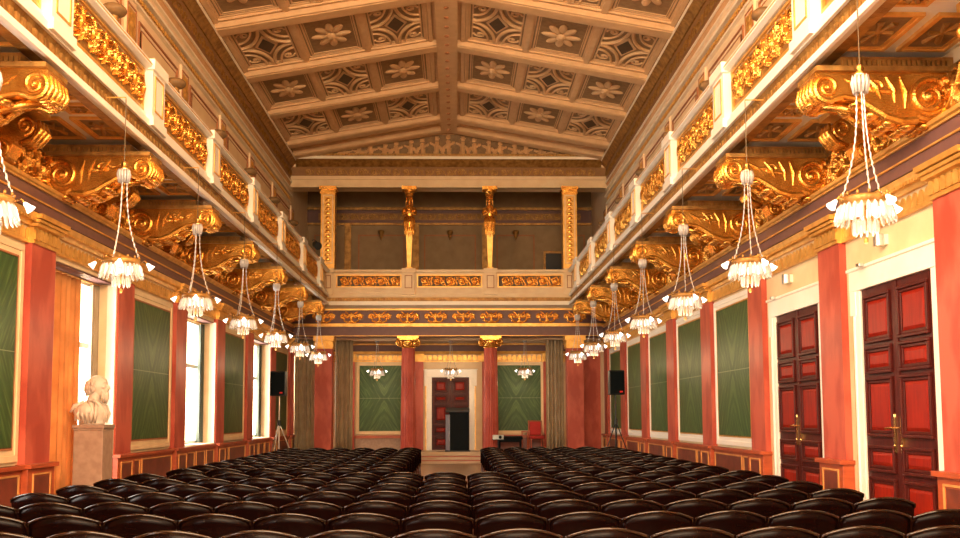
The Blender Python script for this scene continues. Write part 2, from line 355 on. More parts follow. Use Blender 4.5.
def side_wall(s):
    nm = 'wall_right' if s > 0 else 'wall_left'
    w = MB(); xw = 5.2*s
    bays = [(YK(k), YK(k+1), k) for k in range(-4, 8)]
    wins = () if s > 0 else (-3, -1, 1, 3, 5, 7)
    xo = s*5.9
    # wall body around openings
    for (a, b, k) in bays:
        a_, b_ = max(a, Y0), min(b, 36)
        if b_ <= a_: continue
        if k in wins:
            oa, ob = a+.42, b-.40; z0 = 0 if k == 1 else .93
            w.box(xw, xo, a_, max(a_, oa), 0, 5.2); w.box(xw, xo, min(ob, b_), b_, 0, 5.2)
            w.box(xw, xo, max(a_, oa), min(ob, b_), 3.62, 5.2)
            if z0: w.box(xw, xo, max(a_, oa), min(ob, b_), 0, .93)
        elif s > 0 and k in (0, 1):
            w.box(xw, xo, a_, b_, 0, 5.2)
        else: w.box(xw, xo, a_, b_, 0, 5.2)
    W_ = w.build(nm, CREAM, kind='structure')
    # pilasters, capitals
    for k in range(-3, 8):
        y = YK(k)
        if k == 7 : pass
        p = MB().box(s*5.11, s*5.2, y-.365, y+.365, 0, 3.70)
        p.build('pilaster', RED, W_)
        g = MB().box(s*5.08, s*5.2, y-.38, y+.38, 3.70, 3.735).box(s*5.02, s*5.2, y-.41, y+.41, 3.91, 3.95).box(s*4.99, s*5.2, y-.43, y+.43, 3.955, 3.99).box(s*4.96, s*5.2, y-.45, y+.45, 4.0, 4.06)
        g.box(s*5.09, s*5.2, y-.37, y+.37, 3.735, 3.91)
        leafband(g, 'x', s*5.09, s, y-.38, y+.38, 3.75, 3.9, .11)
        g.build('capital', GOLDM, W_)
        d = MB(); dp = MB(); dg = MB()
        d.box(s*5.05, s*5.2, y-.40, y+.40, 0, .93); d.box(s*5.0, s*5.2, y-.43, y+.43, .885, .94); d.box(s*5.03, s*5.2, y-.42, y+.42, 0, .15)
        dp.box(s*5.045, s*5.06, y-.22, y+.22, .24, .78); dg.frame('x', s*5.05, y-.27, y+.27, .20, .82, .022, -s*.015, step=False)
        d.build('pedestal', DADO, W_, bevel=.006); dp.build('pedestal_panel', DADOP, W_); dg.build('pedestal_fillet', FILLET, W_)
    # bays
    for (a, b, k) in bays:
        a = max(a, Y0)
        if a >= b-.5: continue
        if s > 0 and k in (0, 1): continue
        if k in wins:
            if k == 1: continue
            d = MB(); dp = MB(); dg = MB(); dado(d, dp, dg, s, a+.40, min(b-.40, 34), three=True)
            d.build('dado', DADO, W_); dp.build('dado_panel', DADOP, W_); dg.build('dado_fillet', FILLET, W_)
            continue
        y0, y1 = a+.40, b-.40
        if y1 > 34: continue
        d = MB(); dp = MB(); dg = MB(); dado(d, dp, dg, s, y0, y1)
        d.build('dado', DADO, W_); dp.build('dado_panel', DADOP, W_); dg.build('dado_fillet', FILLET, W_)
        f0, f1 = a+.42, b-.42
        MB().frame('x', s*5.2, f0, f1, .97, 3.66, .17, -s*.03).build('panel_surround', WHITEL if s > 0 else CREAM, W_, bevel=.006)  # door-side surrounds painted whiter to imitate the window light falling on them
        MB().frame('x', s*5.2, f0+.15, f1-.15, 1.12, 3.51, .035, -s*.025, step=False).build('panel_fillet', GOLDM if s > 0 else RUST, W_)
        cy = (f0+f1)/2
        MB().box(-.02*s, .0, -(f1-f0)/2+.18, (f1-f0)/2-.18, -1.17, 1.17).build('marble_panel', GREEN, W_, loc=(s*5.195, cy, 2.315))
    # entablature: leaf frieze, gilt cornice, purple band, gilt fillet
    e = MB(); L0, L1 = Y0, 31.2
    e.box(s*5.14, s*5.2, L0, L1, 3.70, 3.74); leafband(e, 'x', s*5.18, s, L0, L1, 3.75, 3.90, .14)
    e.prism([(s*5.2, 3.92), (s*5.12, 3.92), (s*5.10, 3.96), (s*5.03, 4.0), (s*5.01, 4.06), (s*5.2, 4.06)], L0, L1)
    beads(e, 'x', s*5.06, s, L0, L1, 3.965, 4.0, .07, .03)
    e.build('leaf_frieze', GOLDM, W_)
    MB().box(s*5.17, s*5.2, L0, L1, 3.74, 3.92).build('frieze_ground', CREAM, W_)
    MB().box(s*4.99, s*5.2, L0, L1, 4.065, 4.35).build('purple_band', PURPLE, W_)
    g = MB().box(s*4.965, s*4.99, L0, L1, 4.19, 4.21)
    g.prism([(s*5.2, 4.35), (s*4.96, 4.35), (s*4.955, 4.37), (s*4.93, 4.385), (s*4.92, 4.42), (s*5.2, 4.42)], L0, L1)
    g.build('gilt_moulding', GOLDM, W_)
    # gilt relief between the consoles
    for k in range(-3, 7):
        yc = YK(k)+.45+1.6
        rr = inst('scroll_relief', scr_wall, W_, (s*5.14, yc, 4.72), (0, 0, PI/2 if s > 0 else -PI/2))
        rr.rotation_euler = (0, 0, -PI/2 if s > 0 else PI/2)
    # upper storey wall
    u = MB().box(s*5.2, s*5.4, Y0, 36, 5.2, 10.2); U = u.build('upper_storey', CREAMU, W_)
    pn = MB(); ln = MB(); st = MB(); orn = MB()
    for k in range(-3, 8):
        yc = YK(k)
        st.box(s*5.16, s*5.2, yc-.235, yc+.235, 6.0, 8.42)
        orn.box(s*5.145, s*5.165, yc-.17, yc+.17, 6.3, 8.25)
        for zz in np.arange(6.4, 8.2, .16): orn.ell((s*5.145, yc, float(zz)), .025, .11, .06, 8, 5)
        ln.frame('x', s*5.16, yc-.22, yc+.22, 6.2, 8.32, .025, -s*.015, step=False)
        if k < 7:
            ya, yb = yc+.45, yc+3.2-.45
            ln.frame('x', s*5.2, ya, yb, 6.1, 8.25, .03, -s*.03, step=False); pn.box(s*5.18, s*5.2, ya+.12, yb-.12, 6.2, 8.13)
            ln.frame('x', s*5.2, ya+.12, yb-.12, 6.22, 8.13, .02, -s*.03, step=False)
    st.build('upper_strip', CREAMU, W_); orn.build('strip_ornament', GOLDM, W_); ln.build('panel_line', RUST, W_); pn.build('upper_panel', CREAM, W_)
    MB().box(s*5.12, s*5.2, Y0, 31.3, 8.42, 8.46).box(s*5.08, s*5.2, Y0, 31.3, 8.64, 8.69).build('wall_moulding', CREAML, W_)
    b = MB().box(s*5.15, s*5.2, Y0, 31.3, 8.49, 8.51); beads(b, 'x', s*5.16, s, Y0, 31.3, 8.53, 8.61, .13, .03)
    b.build('bead_moulding', GOLDM, W_)
side_wall(1); side_wall(-1)

# hall rear wall behind the camera
MB().box(-6, 6, Y0-.3, Y0, 0, 11.2).build('wall_rear', CREAM, kind='structure')

# --- cornice around the hall at the foot of the ceiling (z 8.98 to 10.05)
def cornice_profile(s):   # outline toward the room, x measured from the wall
    return [(5.2, 8.93), (5.17, 8.93), (5.15, 8.98), (5.17, 9.0), (5.17, 9.10), (5.14, 9.13), (5.13, 9.17), (5.2, 9.17)]
co = struct('trim_1', 'gilded cornice running round the foot of the ceiling')
for s in (1, -1):
    MB().prism([(s*x, z) for x, z in cornice_profile(s)], Y0, 31.5).build('lower_moulding', CEIL, co)
    MB().box(s*5.14, s*5.2, Y0, 31.5, 8.92, 8.96).box(s*5.12, s*5.2, Y0, 31.5, 9.12, 9.165).build('moulding_lines', CREAML, co)
    MB().box(s*5.16, s*5.2, Y0, 31.5, 9.165, 9.67).build('frieze_ground', FRZ, co)
    for i in range(11): inst('frieze_relief', scr_fine, co, (s*5.15, Y0+1.6+3.2*i-.4, 9.42), (0, 0, -s*PI/2))
    MB().prism([(s*x, z) for x, z in [(5.2, 9.67), (5.13, 9.67), (5.11, 9.70), (5.06, 9.76), (4.98, 9.82), (5.2, 9.82)]], Y0, 31.5).build('cove', GOLDD, co)
    MB().prism([(s*x, z) for x, z in [(5.2, 9.82), (4.97, 9.82), (4.95, 9.86), (4.98, 9.92), (5.2, 9.92)]], Y0, 31.5).build('lip', CREAML, co)
    d = MB(); beads(d, 'x', s*5.02, s, Y0, 31.2, 9.92, 10.0, .10, .04); d.box(s*5.02, s*5.2, Y0, 31.2, 9.92, 10.04); d.build('dentils', GOLDD, co)

# --- ceiling: shallow gable with beams and coffers
ZE, ZR = 10.05, 10.95; XE = 5.05
def cz(x): return ZR-(ZR-ZE)*abs(x)/XE
ce = MB(); ce.prism([(-5.4, cz(5.4)), (0, ZR), (5.4, cz(5.4)), (5.4, 11.3), (-5.4, 11.3)], Y0, 31.4)
CE = ce.build('ceiling', CEIL, kind='structure')
BEY = [30.95]+[29.75-3.0*i for i in range(11)]
ang = math.atan2(ZR-ZE, XE)
for s in (1, -1):
    # sloping local frame: x along slope from ridge (0) to eaves (L), z normal down
    L = math.hypot(XE, ZR-ZE)
    for i, yb in enumerate(BEY):
        b = MB().box(0, L, -.24, .24, -.20, .02).box(0, L, -.30, .30, -.06, .02).box(0, L, -.17, .17, -.215, -.19)
        o = b.build('beam', CEILL, CE, bevel=.01); o.matrix_local = Matrix.Translation((0, yb, ZR)) @ (Matrix.Rotation(ang, 4, 'Y') if s > 0 else Matrix.Rotation(PI, 4, 'Z') @ Matrix.Rotation(ang, 4, 'Y'))
        if i < 7:
            st = MB()
            for q in range(11): st.ell((.45+.43*q, 0, -.22), .05, .05, .025, 8, 6)
            o2 = st.build('beam_studs', RUST, CE); o2.matrix_local = o.matrix_local
rb = MB().box(-.26, .26, Y0, 31, ZR-.26, ZR).box(-.34, .34, Y0, 31, ZR-.12, ZR).build('ridge_beam', CEILL, CE, bevel=.01)
st = MB()
for q in range(40): st.ell((0, 30.6-.55*q, ZR-.27), .06, .06, .03, 8, 6)
st.build('ridge_studs', RUST, CE)
# coffers (local: x across 1.36, y along 2.4)
def coffer_frame():
    m = MB()
    m.frame('z', 0, -.74, .74, -1.20, 1.20, .10, -.09); m.frame('z', 0, -.61, .61, -1.07, 1.07, .04, -.03, step=False)
    return m.build('coffer_frame', CEILL, me_only=True)
def coffer_ground(): return MB().box(-.65, .65, -1.12, 1.12, -.012, 0).build('coffer_ground', CEILG, me_only=True)
def rosette():
    m = MB()
    for a in range(8):
        t = a*PI/4; q = Matrix.Rotation(math.atan2(.62*math.sin(t), .42*math.cos(t)), 3, 'Z'); m.ell((.25*math.cos(t), .42*math.sin(t), -.03), .23, .10, .05, 12, 6, q)
    m.ell((0, 0, -.06), .12, .17, .07, 12, 6); m.frame('z', 0, -.55, .55, -.98, .98, .02, -.03, step=False)
    return m.build('rosette', CEILL, smooth=False, me_only=True)
def star():
    m = MB()
    for sx in (1, -1):
        for sy in (1, -1):
            for R, rr in ((1.0, .045), (.72, .03)):
                pts = [(sx*(.58-.55*R*math.cos(t)), sy*(1.10-1.05*R*math.sin(t)), -.035) for t in np.linspace(0, PI/2, 14)]
                m.tube(pts, rr, 6)
            m.tube([(sx*p[0], sy*p[1], -.03) for p in spiral(.40, .74, .15, 0, 1.3, 1, 18)], .026, 5)
    m.add([(0, .55, -.03), (.27, 0, -.03), (0, -.55, -.03), (-.27, 0, -.03), (0, .55, 0), (.27, 0, 0), (0, -.55, 0), (-.27, 0, 0)], [(0,1,2,3), (0,4,5,1), (1,5,6,2), (2,6,7,3), (3,7,4,0)])
    return m.build('star_tracery', CEILL, smooth=False, me_only=True)
def stardia(): return MB().add([(0, .42, -.04), (.2, 0, -.04), (0, -.42, -.04), (-.2, 0, -.04)], [(0,1,2,3)]).build('star_centre', COFFERD, me_only=True)
cfm, cgm, rom, stm, sdm = coffer_frame(), coffer_ground(), rosette(), star(), stardia()
for s in (1, -1):
    R = Matrix.Rotation(ang, 4, 'Y') if s > 0 else Matrix.Rotation(PI, 4, 'Z') @ Matrix.Rotation(ang, 4, 'Y')
    for i in range(1, 7):
        yc = (BEY[i]+BEY[i+1])/2
        T = Matrix.Translation((0, yc, ZR)) @ R
        cb = MB()
        for q in (.42, 1.985, 3.515, 5.05): cb.box(q-.05, q+.05, -1.27, 1.27, -.10, 0)
        o = cb.build('cross_beam', CEILL, CE); o.matrix_local = T
        for j in range(3):
            x = 1.22+1.53*j
            for nm, me in [('coffer_frame', cfm), ('coffer_ground', cgm)]+([('rosette', rom)] if (i+j) % 2 == 0 else [('star_tracery', stm), ('star_centre', sdm)]):
                o = inst(nm, me, CE); o.matrix_local = T @ Matrix.Translation((x, 0, -.002))

# --- end screen: beam, frieze, balcony front, gallery piers, pediment
YS = 31.5
scrn = struct('wall_back', 'end wall of the hall with gilt frieze and gallery above the columns')
MB().box(-5.2, 5.2, YS-.25, YS+.6, 4.10, 4.42).build('purple_beam', PURPLE, scrn)
g = MB().box(-5.2, 5.2, YS-.27, YS-.2, 4.10, 4.115).box(-5.2, 5.2, YS-.33, YS-.2, 4.40, 4.50).box(-5.2, 5.2, YS-.30, YS-.2, 4.93, 4.98)
beads(g, 'y', YS-.33, 1, -5.1, 5.1, 4.43, 4.48, .08, .02); g.build('gilt_moulding', GOLDM, scrn)
MB().box(-5.2, 5.2, YS-.22, YS+.6, 4.42, 4.98).build('frieze_ground', PURPLE, scrn)
def figure_strokes(w, h):
    st = []
    st.append(([(0, -.40*h), (0, .05*h)], h*.10, h*.08, 1.0)); st.append(([(0, .2*h), (0, .22*h)], h*.09, h*.09, 1.1))
    for q in (-1, 1):
        st.append(([(0, .06*h), (q*.25*h, .22*h), (q*.42*h, .38*h)], h*.07, h*.03, .9)); st.append(([(q*.05*h, -.3*h), (q*.2*h, -.42*h), (q*.5*h, -.3*h), (q*.55*h, -.05*h)], h*.07, h*.04, .9))
        sp = spiral(q*.62*h, .02*h, .22*h, (0 if q < 0 else PI), 1.4, -q); st.append((sp, h*.05, h*.03, .8)); st += leafs(sp, 4, h*.12, h*.04)
        st.append(([(q*.1*h, 0), (q*.35*h, -.05*h)], h*.05, h*.04, .9)); st.append(([(q*.08*h, .1*h), (q*.3*h, .05*h), (q*.42*h, .15*h)], h*.06, h*.03, .8))
    return st
fig = relief_mesh('relief', .9, .44, figure_strokes(.9, .44), 70, 36, .07, [PURPLE, GOLD])
for i in range(10): inst('winged_figure_relief', fig, scrn, (-4.05+.9*i, YS-.225, 4.72))
b = MB(); b.prism([(YS-.22, 4.98), (YS-.45, 5.02), (YS-.72, 5.05), (YS-.72, 5.17), (YS-.22, 5.2)], -4.0, 4.0, 'x'); b.build('white_ledge', CREAML, scrn)
b = MB().box(-3.95, 3.95, YS-.60, YS, 5.17, 5.30); beads(b, 'y', YS-.60, 1, -3.9, 3.9, 5.19, 5.28, .09, .04); b.build('dentils', GOLDD, scrn)
MB().box(-3.95, 3.95, YS-.55, YS-.35, 5.30, 5.46).box(-5.2, 5.2, YS-.35, 35.4, 5.2, 5.30).build('gallery_floor', CREAM, scrn)
for s in (1, -1):
    pass
# gallery interior
gi = struct('wall_gallery', 'dim gallery room behind the upper piers')
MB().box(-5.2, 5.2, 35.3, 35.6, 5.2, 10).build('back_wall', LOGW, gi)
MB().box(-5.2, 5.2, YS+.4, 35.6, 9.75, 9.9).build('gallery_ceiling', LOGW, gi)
m = MB(); m2 = MB(); m3 = MB(); m4 = MB()
for xc, hw_ in ((-4.55, .4), (-2.5, .85), (0, .95), (2.4, .7), (4.6, .35)):
    m.frame('y', 35.3, xc-hw_, xc+hw_, 6.3, 8.15, .05, -.04)
for xc in (-3.72, -1.25, 1.3, 4.35): m2.box(xc-.12, xc+.12, 35.22, 35.3, 5.3, 8.5)
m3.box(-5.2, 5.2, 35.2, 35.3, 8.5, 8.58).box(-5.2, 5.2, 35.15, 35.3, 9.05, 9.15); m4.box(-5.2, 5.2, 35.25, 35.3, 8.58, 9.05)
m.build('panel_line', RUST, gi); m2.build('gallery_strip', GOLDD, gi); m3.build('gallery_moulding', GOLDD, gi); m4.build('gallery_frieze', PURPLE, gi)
for xx in (-3.2, 0, 3.2): inst('frieze_relief', scr_fine, gi, (xx, 35.24, 8.81))
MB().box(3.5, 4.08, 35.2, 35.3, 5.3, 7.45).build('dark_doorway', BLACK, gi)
MB().frame('y', 35.3, 3.42, 4.16, 5.2, 7.53, .08, -.12).build('doorway_casing', GOLDD, gi)
for xc, wh in ((-2.5, 'window-side panel'), (0, 'middle panel'), (2.4, 'panel beside the dark doorway')):
    m = MB(); m.lathe([(.02, 0), (.07, .03), (.05, .1), (.10, .16), (.12, .26), (.03, .30)], (xc, 35.12, 8.0), 12); m.tube([(xc, 35.3, 8.0), (xc, 35.15, 7.95), (xc, 35.12, 8.02)], .02)
    tag(m.build('wall_lamp', GOLDD, smooth=True), 'small dark bronze wall lamp inside the upper gallery on the '+wh, 'lamp', 'wall lamps')
# upper entablature and pediment
MB().box(-5.2, 5.2, YS-.1, YS+.5, 8.98, 9.35).box(-5.2, 5.2, YS-.16, YS, 9.24, 9.35).box(-5.2, 5.2, YS-.13, YS, 8.98, 9.04).build('upper_moulding', CREAM, scrn)
MB().box(-5.2, 5.2, YS-.05, YS+.5, 9.35, 9.67).build('upper_frieze_ground', FRZ, scrn)
for i in (-1, 0, 1): inst('frieze_relief', scr_fine, scrn, (3.2*i, YS-.06, 9.5))
MB().prism([(YS+.3, 9.67), (YS-.10, 9.67), (YS-.30, 9.82), (YS-.38, 9.86), (YS+.3, 9.86)], -5.0, 5.0, 'x').build('upper_cove', GOLDD, scrn)
MB().prism([(YS+.3, 9.86), (YS-.40, 9.86), (YS-.42, 9.93), (YS-.38, 9.96), (YS+.3, 9.96)], -4.9, 4.9, 'x').build('upper_lip', CREAML, scrn)
d = MB().box(-5, 5, YS-.34, YS+.3, 9.96, 10.05); beads(d, 'y', YS-.34, 1, -5, 5, 9.96, 10.03, .1, .04); d.build('upper_dentils', GOLDD, scrn)
MB().prism([(-5, 10.0), (5, 10.0), (0, 10.95)], YS-.2, YS+.2).build('pediment', CEIL, scrn)
st = []
for i in range(17):
    x = -3.4+.425*i; hh = .75*(1-abs(x)/4.3); q = 1 if i % 2 else -1
    st += [([(x, -.30), (x+.03*q, -.30+hh*.55)], .07, .05, .9), ([(x+.03*q, -.28+hh*.75)]*2, .06, .06, 1), ([(x, -.30+hh*.45), (x+.16*q, -.3+hh*.3), (x+.22*q, -.3+hh*.05)], .045, .03, .7),
           ([(x, -.3+hh*.4), (x-.17*q, -.3+hh*.55)], .035, .02, .7)]
pm = relief_mesh('relief', 7.6, .7, st, 260, 30, .10, [COFFER, CEIL])
o = inst('pediment_relief', pm, scrn, (0, YS-.21, 10.36)); 
# clip the rectangular relief to the triangle by lowering its corners
for v in pm.vertices:
    top = (10.86-.8*abs(v.co.x)/4.6)-10.36
    if v.co.z > top: v.co.z = top

# --- stage, back room
MB().box(-5.2, 5.2, 32.3, 34.0, 0, .36).box(-1.5, 1.7, 32.0, 32.3, 0, .24).box(-1.5, 1.7, 31.75, 32.0, 0, .12).build('stage_floor', STEP, kind='structure', bevel=.01)
stage_floor = bpy.data.objects['stage_floor']
wb = MB().box(-5.2, 5.2, 34.0, 34.3, 0, 5.2).build('wall_stage', CREAM, kind='structure')
MB().box(-5.2, 5.2, YS+.3, 34.3, 4.25, 4.4).build('ceiling_stage', PURPLE, kind='structure')
m = MB().box(-5.2, 5.2, 33.9, 34.0, 4.0, 4.06); m.box(-5.2, 5.2, 33.94, 34.0, 3.42, 3.46); leafband(m, 'y', 33.97, 1, -5.1, 5.1, 3.48, 3.66, .17)
m.prism([(34, 3.68), (33.88, 3.70), (33.82, 3.78), (34, 3.78)], -5.2, 5.2, 'x'); m.build('gilt_frieze', GOLDM, wb)
MB().box(-5.2, 5.2, 33.9, 34.0, 3.78, 4.0).build('purple_band', PURPLE, wb)
MB().box(-5.2, 5.2, 32.2, 32.5, 4.05, 4.12).build('curtain_pelmet', CREAM, scrn)
for xa, xb in ((-3.55, -3.30), (-1.22, -.92), (1.12, 1.32), (3.25, 3.5)):
    MB().box(xa, xb, 33.88, 34, .36, 3.42).build('pilaster', RED, wb)
    m = MB().box(xa-.03, xb+.03, 33.84, 34, 3.42, 3.70); leafband(m, 'y', 33.84, 1, xa-.02, xb+.02, 3.46, 3.64, .09); m.build('capital', GOLDM, wb)
for c in (-2.28, 2.30):
    MB().frame('y', 34.0, c-.97, c+.97, .92, 3.41, .12, -.07).build('panel_surround', CREAM, wb, bevel=.006)
    o = MB().box(0, .02, -.86, .86, -1.13, 1.13).build('marble_panel', GREEN, wb, loc=(c, 33.97, 2.16)); o.rotation_euler = (0, 0, -PI/2)
    MB().box(c-1.0, c+1.0, 33.88, 34, .78, .88).build('dado_rail', DADO, wb)
    MB().box(c-1.0, c+1.0, 33.93, 34, .36, .78).build('dado', STONE if c < 0 else DADOP, wb)
for sx in (-1, 1): MB().box(sx*4.55, sx*5.2, 33.6, 34.0, 0.36, 3.9).build('corner_pilaster', RED, wb)
for zz, yy in ((.36, 32.0), (.24, 32.0-.001), (.12, 31.75)): MB().box(-1.5, 1.7, yy-.03, yy+.03, zz-.035, zz-.004 if zz < .36 else zz-.01).build('step_nosing', DADO, stage_floor) if zz < .3 else None
# double doors
def door(idx, s, yc, label, w=1.80, h=3.03, plane='x', xw=5.2, z0=0, cas=True, leafy=None):
    D = struct('door_%d' % idx, label); D['category'] = 'door'
    # local: u across, n out of wall (toward room = -y in local), built facing -Y then rotated
    T = Matrix.Translation((s*xw, yc, z0)) @ Matrix.Rotation(-s*PI/2, 4, 'Z') if plane == 'x' else Matrix.Translation((yc, xw, z0))
    def put(mb, n, m, par=D, **k): mb.xf(T); return mb.build(n, m, par, **k)
    hw = w/2
    c = MB().box(-hw-.19, -hw, -.045, .02, 0, h+.02).box(hw, hw+.19, -.045, .02, 0, h+.02).box(-hw-.27, hw+.27, -.06, .02, h, h+.26)
    c.box(-hw-.27, -hw-.10, -.056, .02, h-.30, h+.01).box(hw+.10, hw+.27, -.056, .02, h-.30, h+.01).box(-hw-.30, hw+.30, -.085, .02, h+.25, h+.29)
    c.box(-hw-.19, -hw-.14, -.058, -.04, 0, h-.3).box(hw+.14, hw+.19, -.058, -.04, 0, h-.3)
    put(c, 'casing', WHITEL, bevel=.008)  # casing colour whitened to carry the white window light
    put(MB().box(-hw-.22, -hw-.19, -.05, .02, 0, h-.3).box(hw+.19, hw+.22, -.05, .02, 0, h-.3), 'casing_edge', GOLDM)
    rows = [(.10, .78), (.84, 1.15), (1.25, 1.95), (1.99, 2.32), (2.36, h-.09)] if h > 2.9 else [(.10, .45), (.55, .85), (.97, 1.55), (1.67, 1.9), (2.0, h-.1)]
    for q in (-1, 1):
        u0, u1 = (-hw, -.008) if q < 0 else (.008, hw)
        lf = put(MB().box(u0, u1, -.015, .015, .01, h).box((-.06 if q < 0 else .0), (0 if q < 0 else .06), -.03, -.015, .01, h), 'leaf', DOORF, bevel=.004)
        for a, b in rows:
            fr = MB().frame('y', -.015, u0+.09, u1-.10, a, b, .075, -.04); put(fr, 'panel_moulding', DOORF, lf, bevel=.008)
            ins = MB(); ua, ub, va, vb = u0+.165, u1-.175, a+.075, b-.075
            ins.add([(ua, -.016, va), (ub, -.016, va), (ub, -.016, vb), (ua, -.016, vb), (ua+.04, -.034, va+.04), (ub-.04, -.034, va+.04), (ub-.04, -.034, vb-.04), (ua+.04, -.034, vb-.04)],
                    [(4,5,6,7), (0,1,5,4), (1,2,6,5), (2,3,7,6), (3,0,4,7)])
            put(ins, 'raised_panel', DOORP, lf)
        if h > 2.9:
            x = q*.085
            hb = MB().box(x-.022, x+.022, -.044, -.010, 1.08, 1.48); hb.tube([(x, -.04, 1.36), (x, -.09, 1.36), (x-.12, -.095, 1.35) if q < 0 else (x-.09, -.095, 1.35)], .011, 8); hb.ell((x, -.046, 1.16), .014, .012, .014)
            hb.lathe([(.0, 0), (.016, .01), (.016, .04), (.0, .06)], (x, -.03, 1.47), 8)
            put(hb, 'handle', BRASS, lf, smooth=False)
    return D
door(1, 1, 10.87, 'tall dark red panelled double door beside the nearest red pilaster')
door(2, 1, 14.05, 'tall dark red panelled double door next to the green marble panels')
door(3, 0, .02, 'dark red double door in the end wall behind the lectern', w=1.30, h=2.52, plane='y', xw=34.0, z0=.36)
# end pieces of dado beside the doors
dd = bpy.data.objects['wall_right']
for a, b in ((9.86, 9.9), ):
    pass

# --- windows (left wall)
for n, k in enumerate((7, 5, 3, 1, -1, -3)):
    a, b = YK(k)+.42, YK(k+1)-.40; z0 = .02 if k == 1 else .95
    b = min(b, 33.9)
    Wn = struct('window_%d' % (n+1), 'tall bright window '+('behind the marble bust' if k == 1 else '%s from the stage' % ORD[n+1])+' in the window-side wall'); Wn['category'] = 'window'
    m = MB(); xf_ = -5.58
    m.frame('x', xf_, a, b, z0, 3.62, .07, .06, step=False); m.box(xf_, xf_+.05, (a+b)/2-.03, (a+b)/2+.03, z0, 3.6); m.box(xf_, xf_+.07, a, b, 2.58, 2.66)
    m.build('window_frame', WINW, Wn)
    MB().box(xf_+.018, xf_+.022, a+.05, b-.05, z0, 3.58).build('window_pane', GLASS, Wn)
    if k != 1: MB().box(-5.58, -5.12, a, b, .90, .955).build('window_sill', CREAML, Wn)
    MB().box(-5.56, -5.2, a-.0, b, 3.60, 3.63).build('window_head', PURPLE, Wn)
    MB().box(-5.28, -5.19, b-.012, b+.02, z0, 3.6).box(-5.19, -5.14, b-.02, b+.05, z0, 3.62).box(-5.19, -5.14, a-.05, a+.02, z0, 3.62).build('window_jamb', CREAML, Wn)
# curtains
def curtain(name, x, y0, y1, z0, z1, m, amp=.04, n=7, axis='y', label='', grp=None):
    pts = []; N = n*8
    for i in range(N+1):
        t = i/N; u = y0+(y1-y0)*t; a = amp*math.sin(2*PI*n*t)+amp*.3*math.sin(2*PI*n*2.3*t+1)
        pts.append((u, a))
    mb = MB(); vs = []; fs = []
    zs = np.linspace(z0, z1, 6); th = .008
    for side in (0, 1):
        for zi, z in enumerate(zs):
            sc = 1.0+.25*(1-zi/5)
            for (u, a) in pts:
                p = x+a*sc+side*th
                vs.append((p, u, float(z)) if axis == 'y' else (u, p, float(z)))
    K = N+1
    for side in (0, 1):
        o = side*6*K
        for j in range(5):
            for i in range(N):
                q = (o+j*K+i, o+j*K+i+1, o+(j+1)*K+i+1, o+(j+1)*K+i); fs.append(q if side else q[::-1])
    for i in range(N): fs.append((i, i+1, 6*K+i+1, 6*K+i)); o5 = 5*K; fs.append((o5+i+1, o5+i, 6*K+o5+i, 6*K+o5+i+1))
    for j in range(5):
        for i in (0, N): fs.append((j*K+i, (j+1)*K+i, 6*K+(j+1)*K+i, 6*K+j*K+i))
    mb.add(vs, fs); o = mb.build(name, m, smooth=True); tag(o, label, 'curtain', grp); return o
for n, k in enumerate((7, 5, 3, 1, -1)):
    a, b = YK(k)+.42, min(YK(k+1)-.40, 33.9); z0 = .05 if k == 1 else .97
    wh = 'at the window behind the bust' if k == 1 else 'at the %s window from the stage' % ORD[n+1]
    curtain('curtain', -5.42, a+.02, a+(1.62 if k == 1 else .85), z0, 3.56, ORANGEC, .045, 9, 'y', 'apricot pleated curtain drawn to the near side, '+wh, 'apricot window curtains')
    curtain('curtain', -5.42, b-.30, b-.03, z0, 3.56, GREYC if k == 1 else GREENC, .04, 4, 'y', 'dark narrow curtain drawn to the far side, '+wh, 'dark window curtains')
    r = MB().tube([(-5.42, a, 3.58), (-5.42, b, 3.58)], .018, 8); 
    tag(r.build('curtain_rail', GOLDM), 'thin brass curtain rail '+wh, 'curtain rail', 'curtain rails')
for s in (-1, 1):
    curtain('stage_curtain', 32.35, s*3.2, s*3.78, .02 if False else .37, 4.05, GREYC, .06, 5, 'x', 'tall taupe pleated curtain beside the square pillar, %s side' % ('window' if s < 0 else 'door'), 'stage curtains')
    curtain('stage_curtain', 31.95, s*4.40, s*5.05, .02, 4.05, GREYC if s < 0 else RED, .06, 5, 'x', '', None) if s < 0 else None
bpy.data.objects['stage_curtain.001']['label'] = 'taupe pleated curtain hung between the square pillar and the window wall'
bpy.data.objects['stage_curtain.001']['category'] = 'curtain'

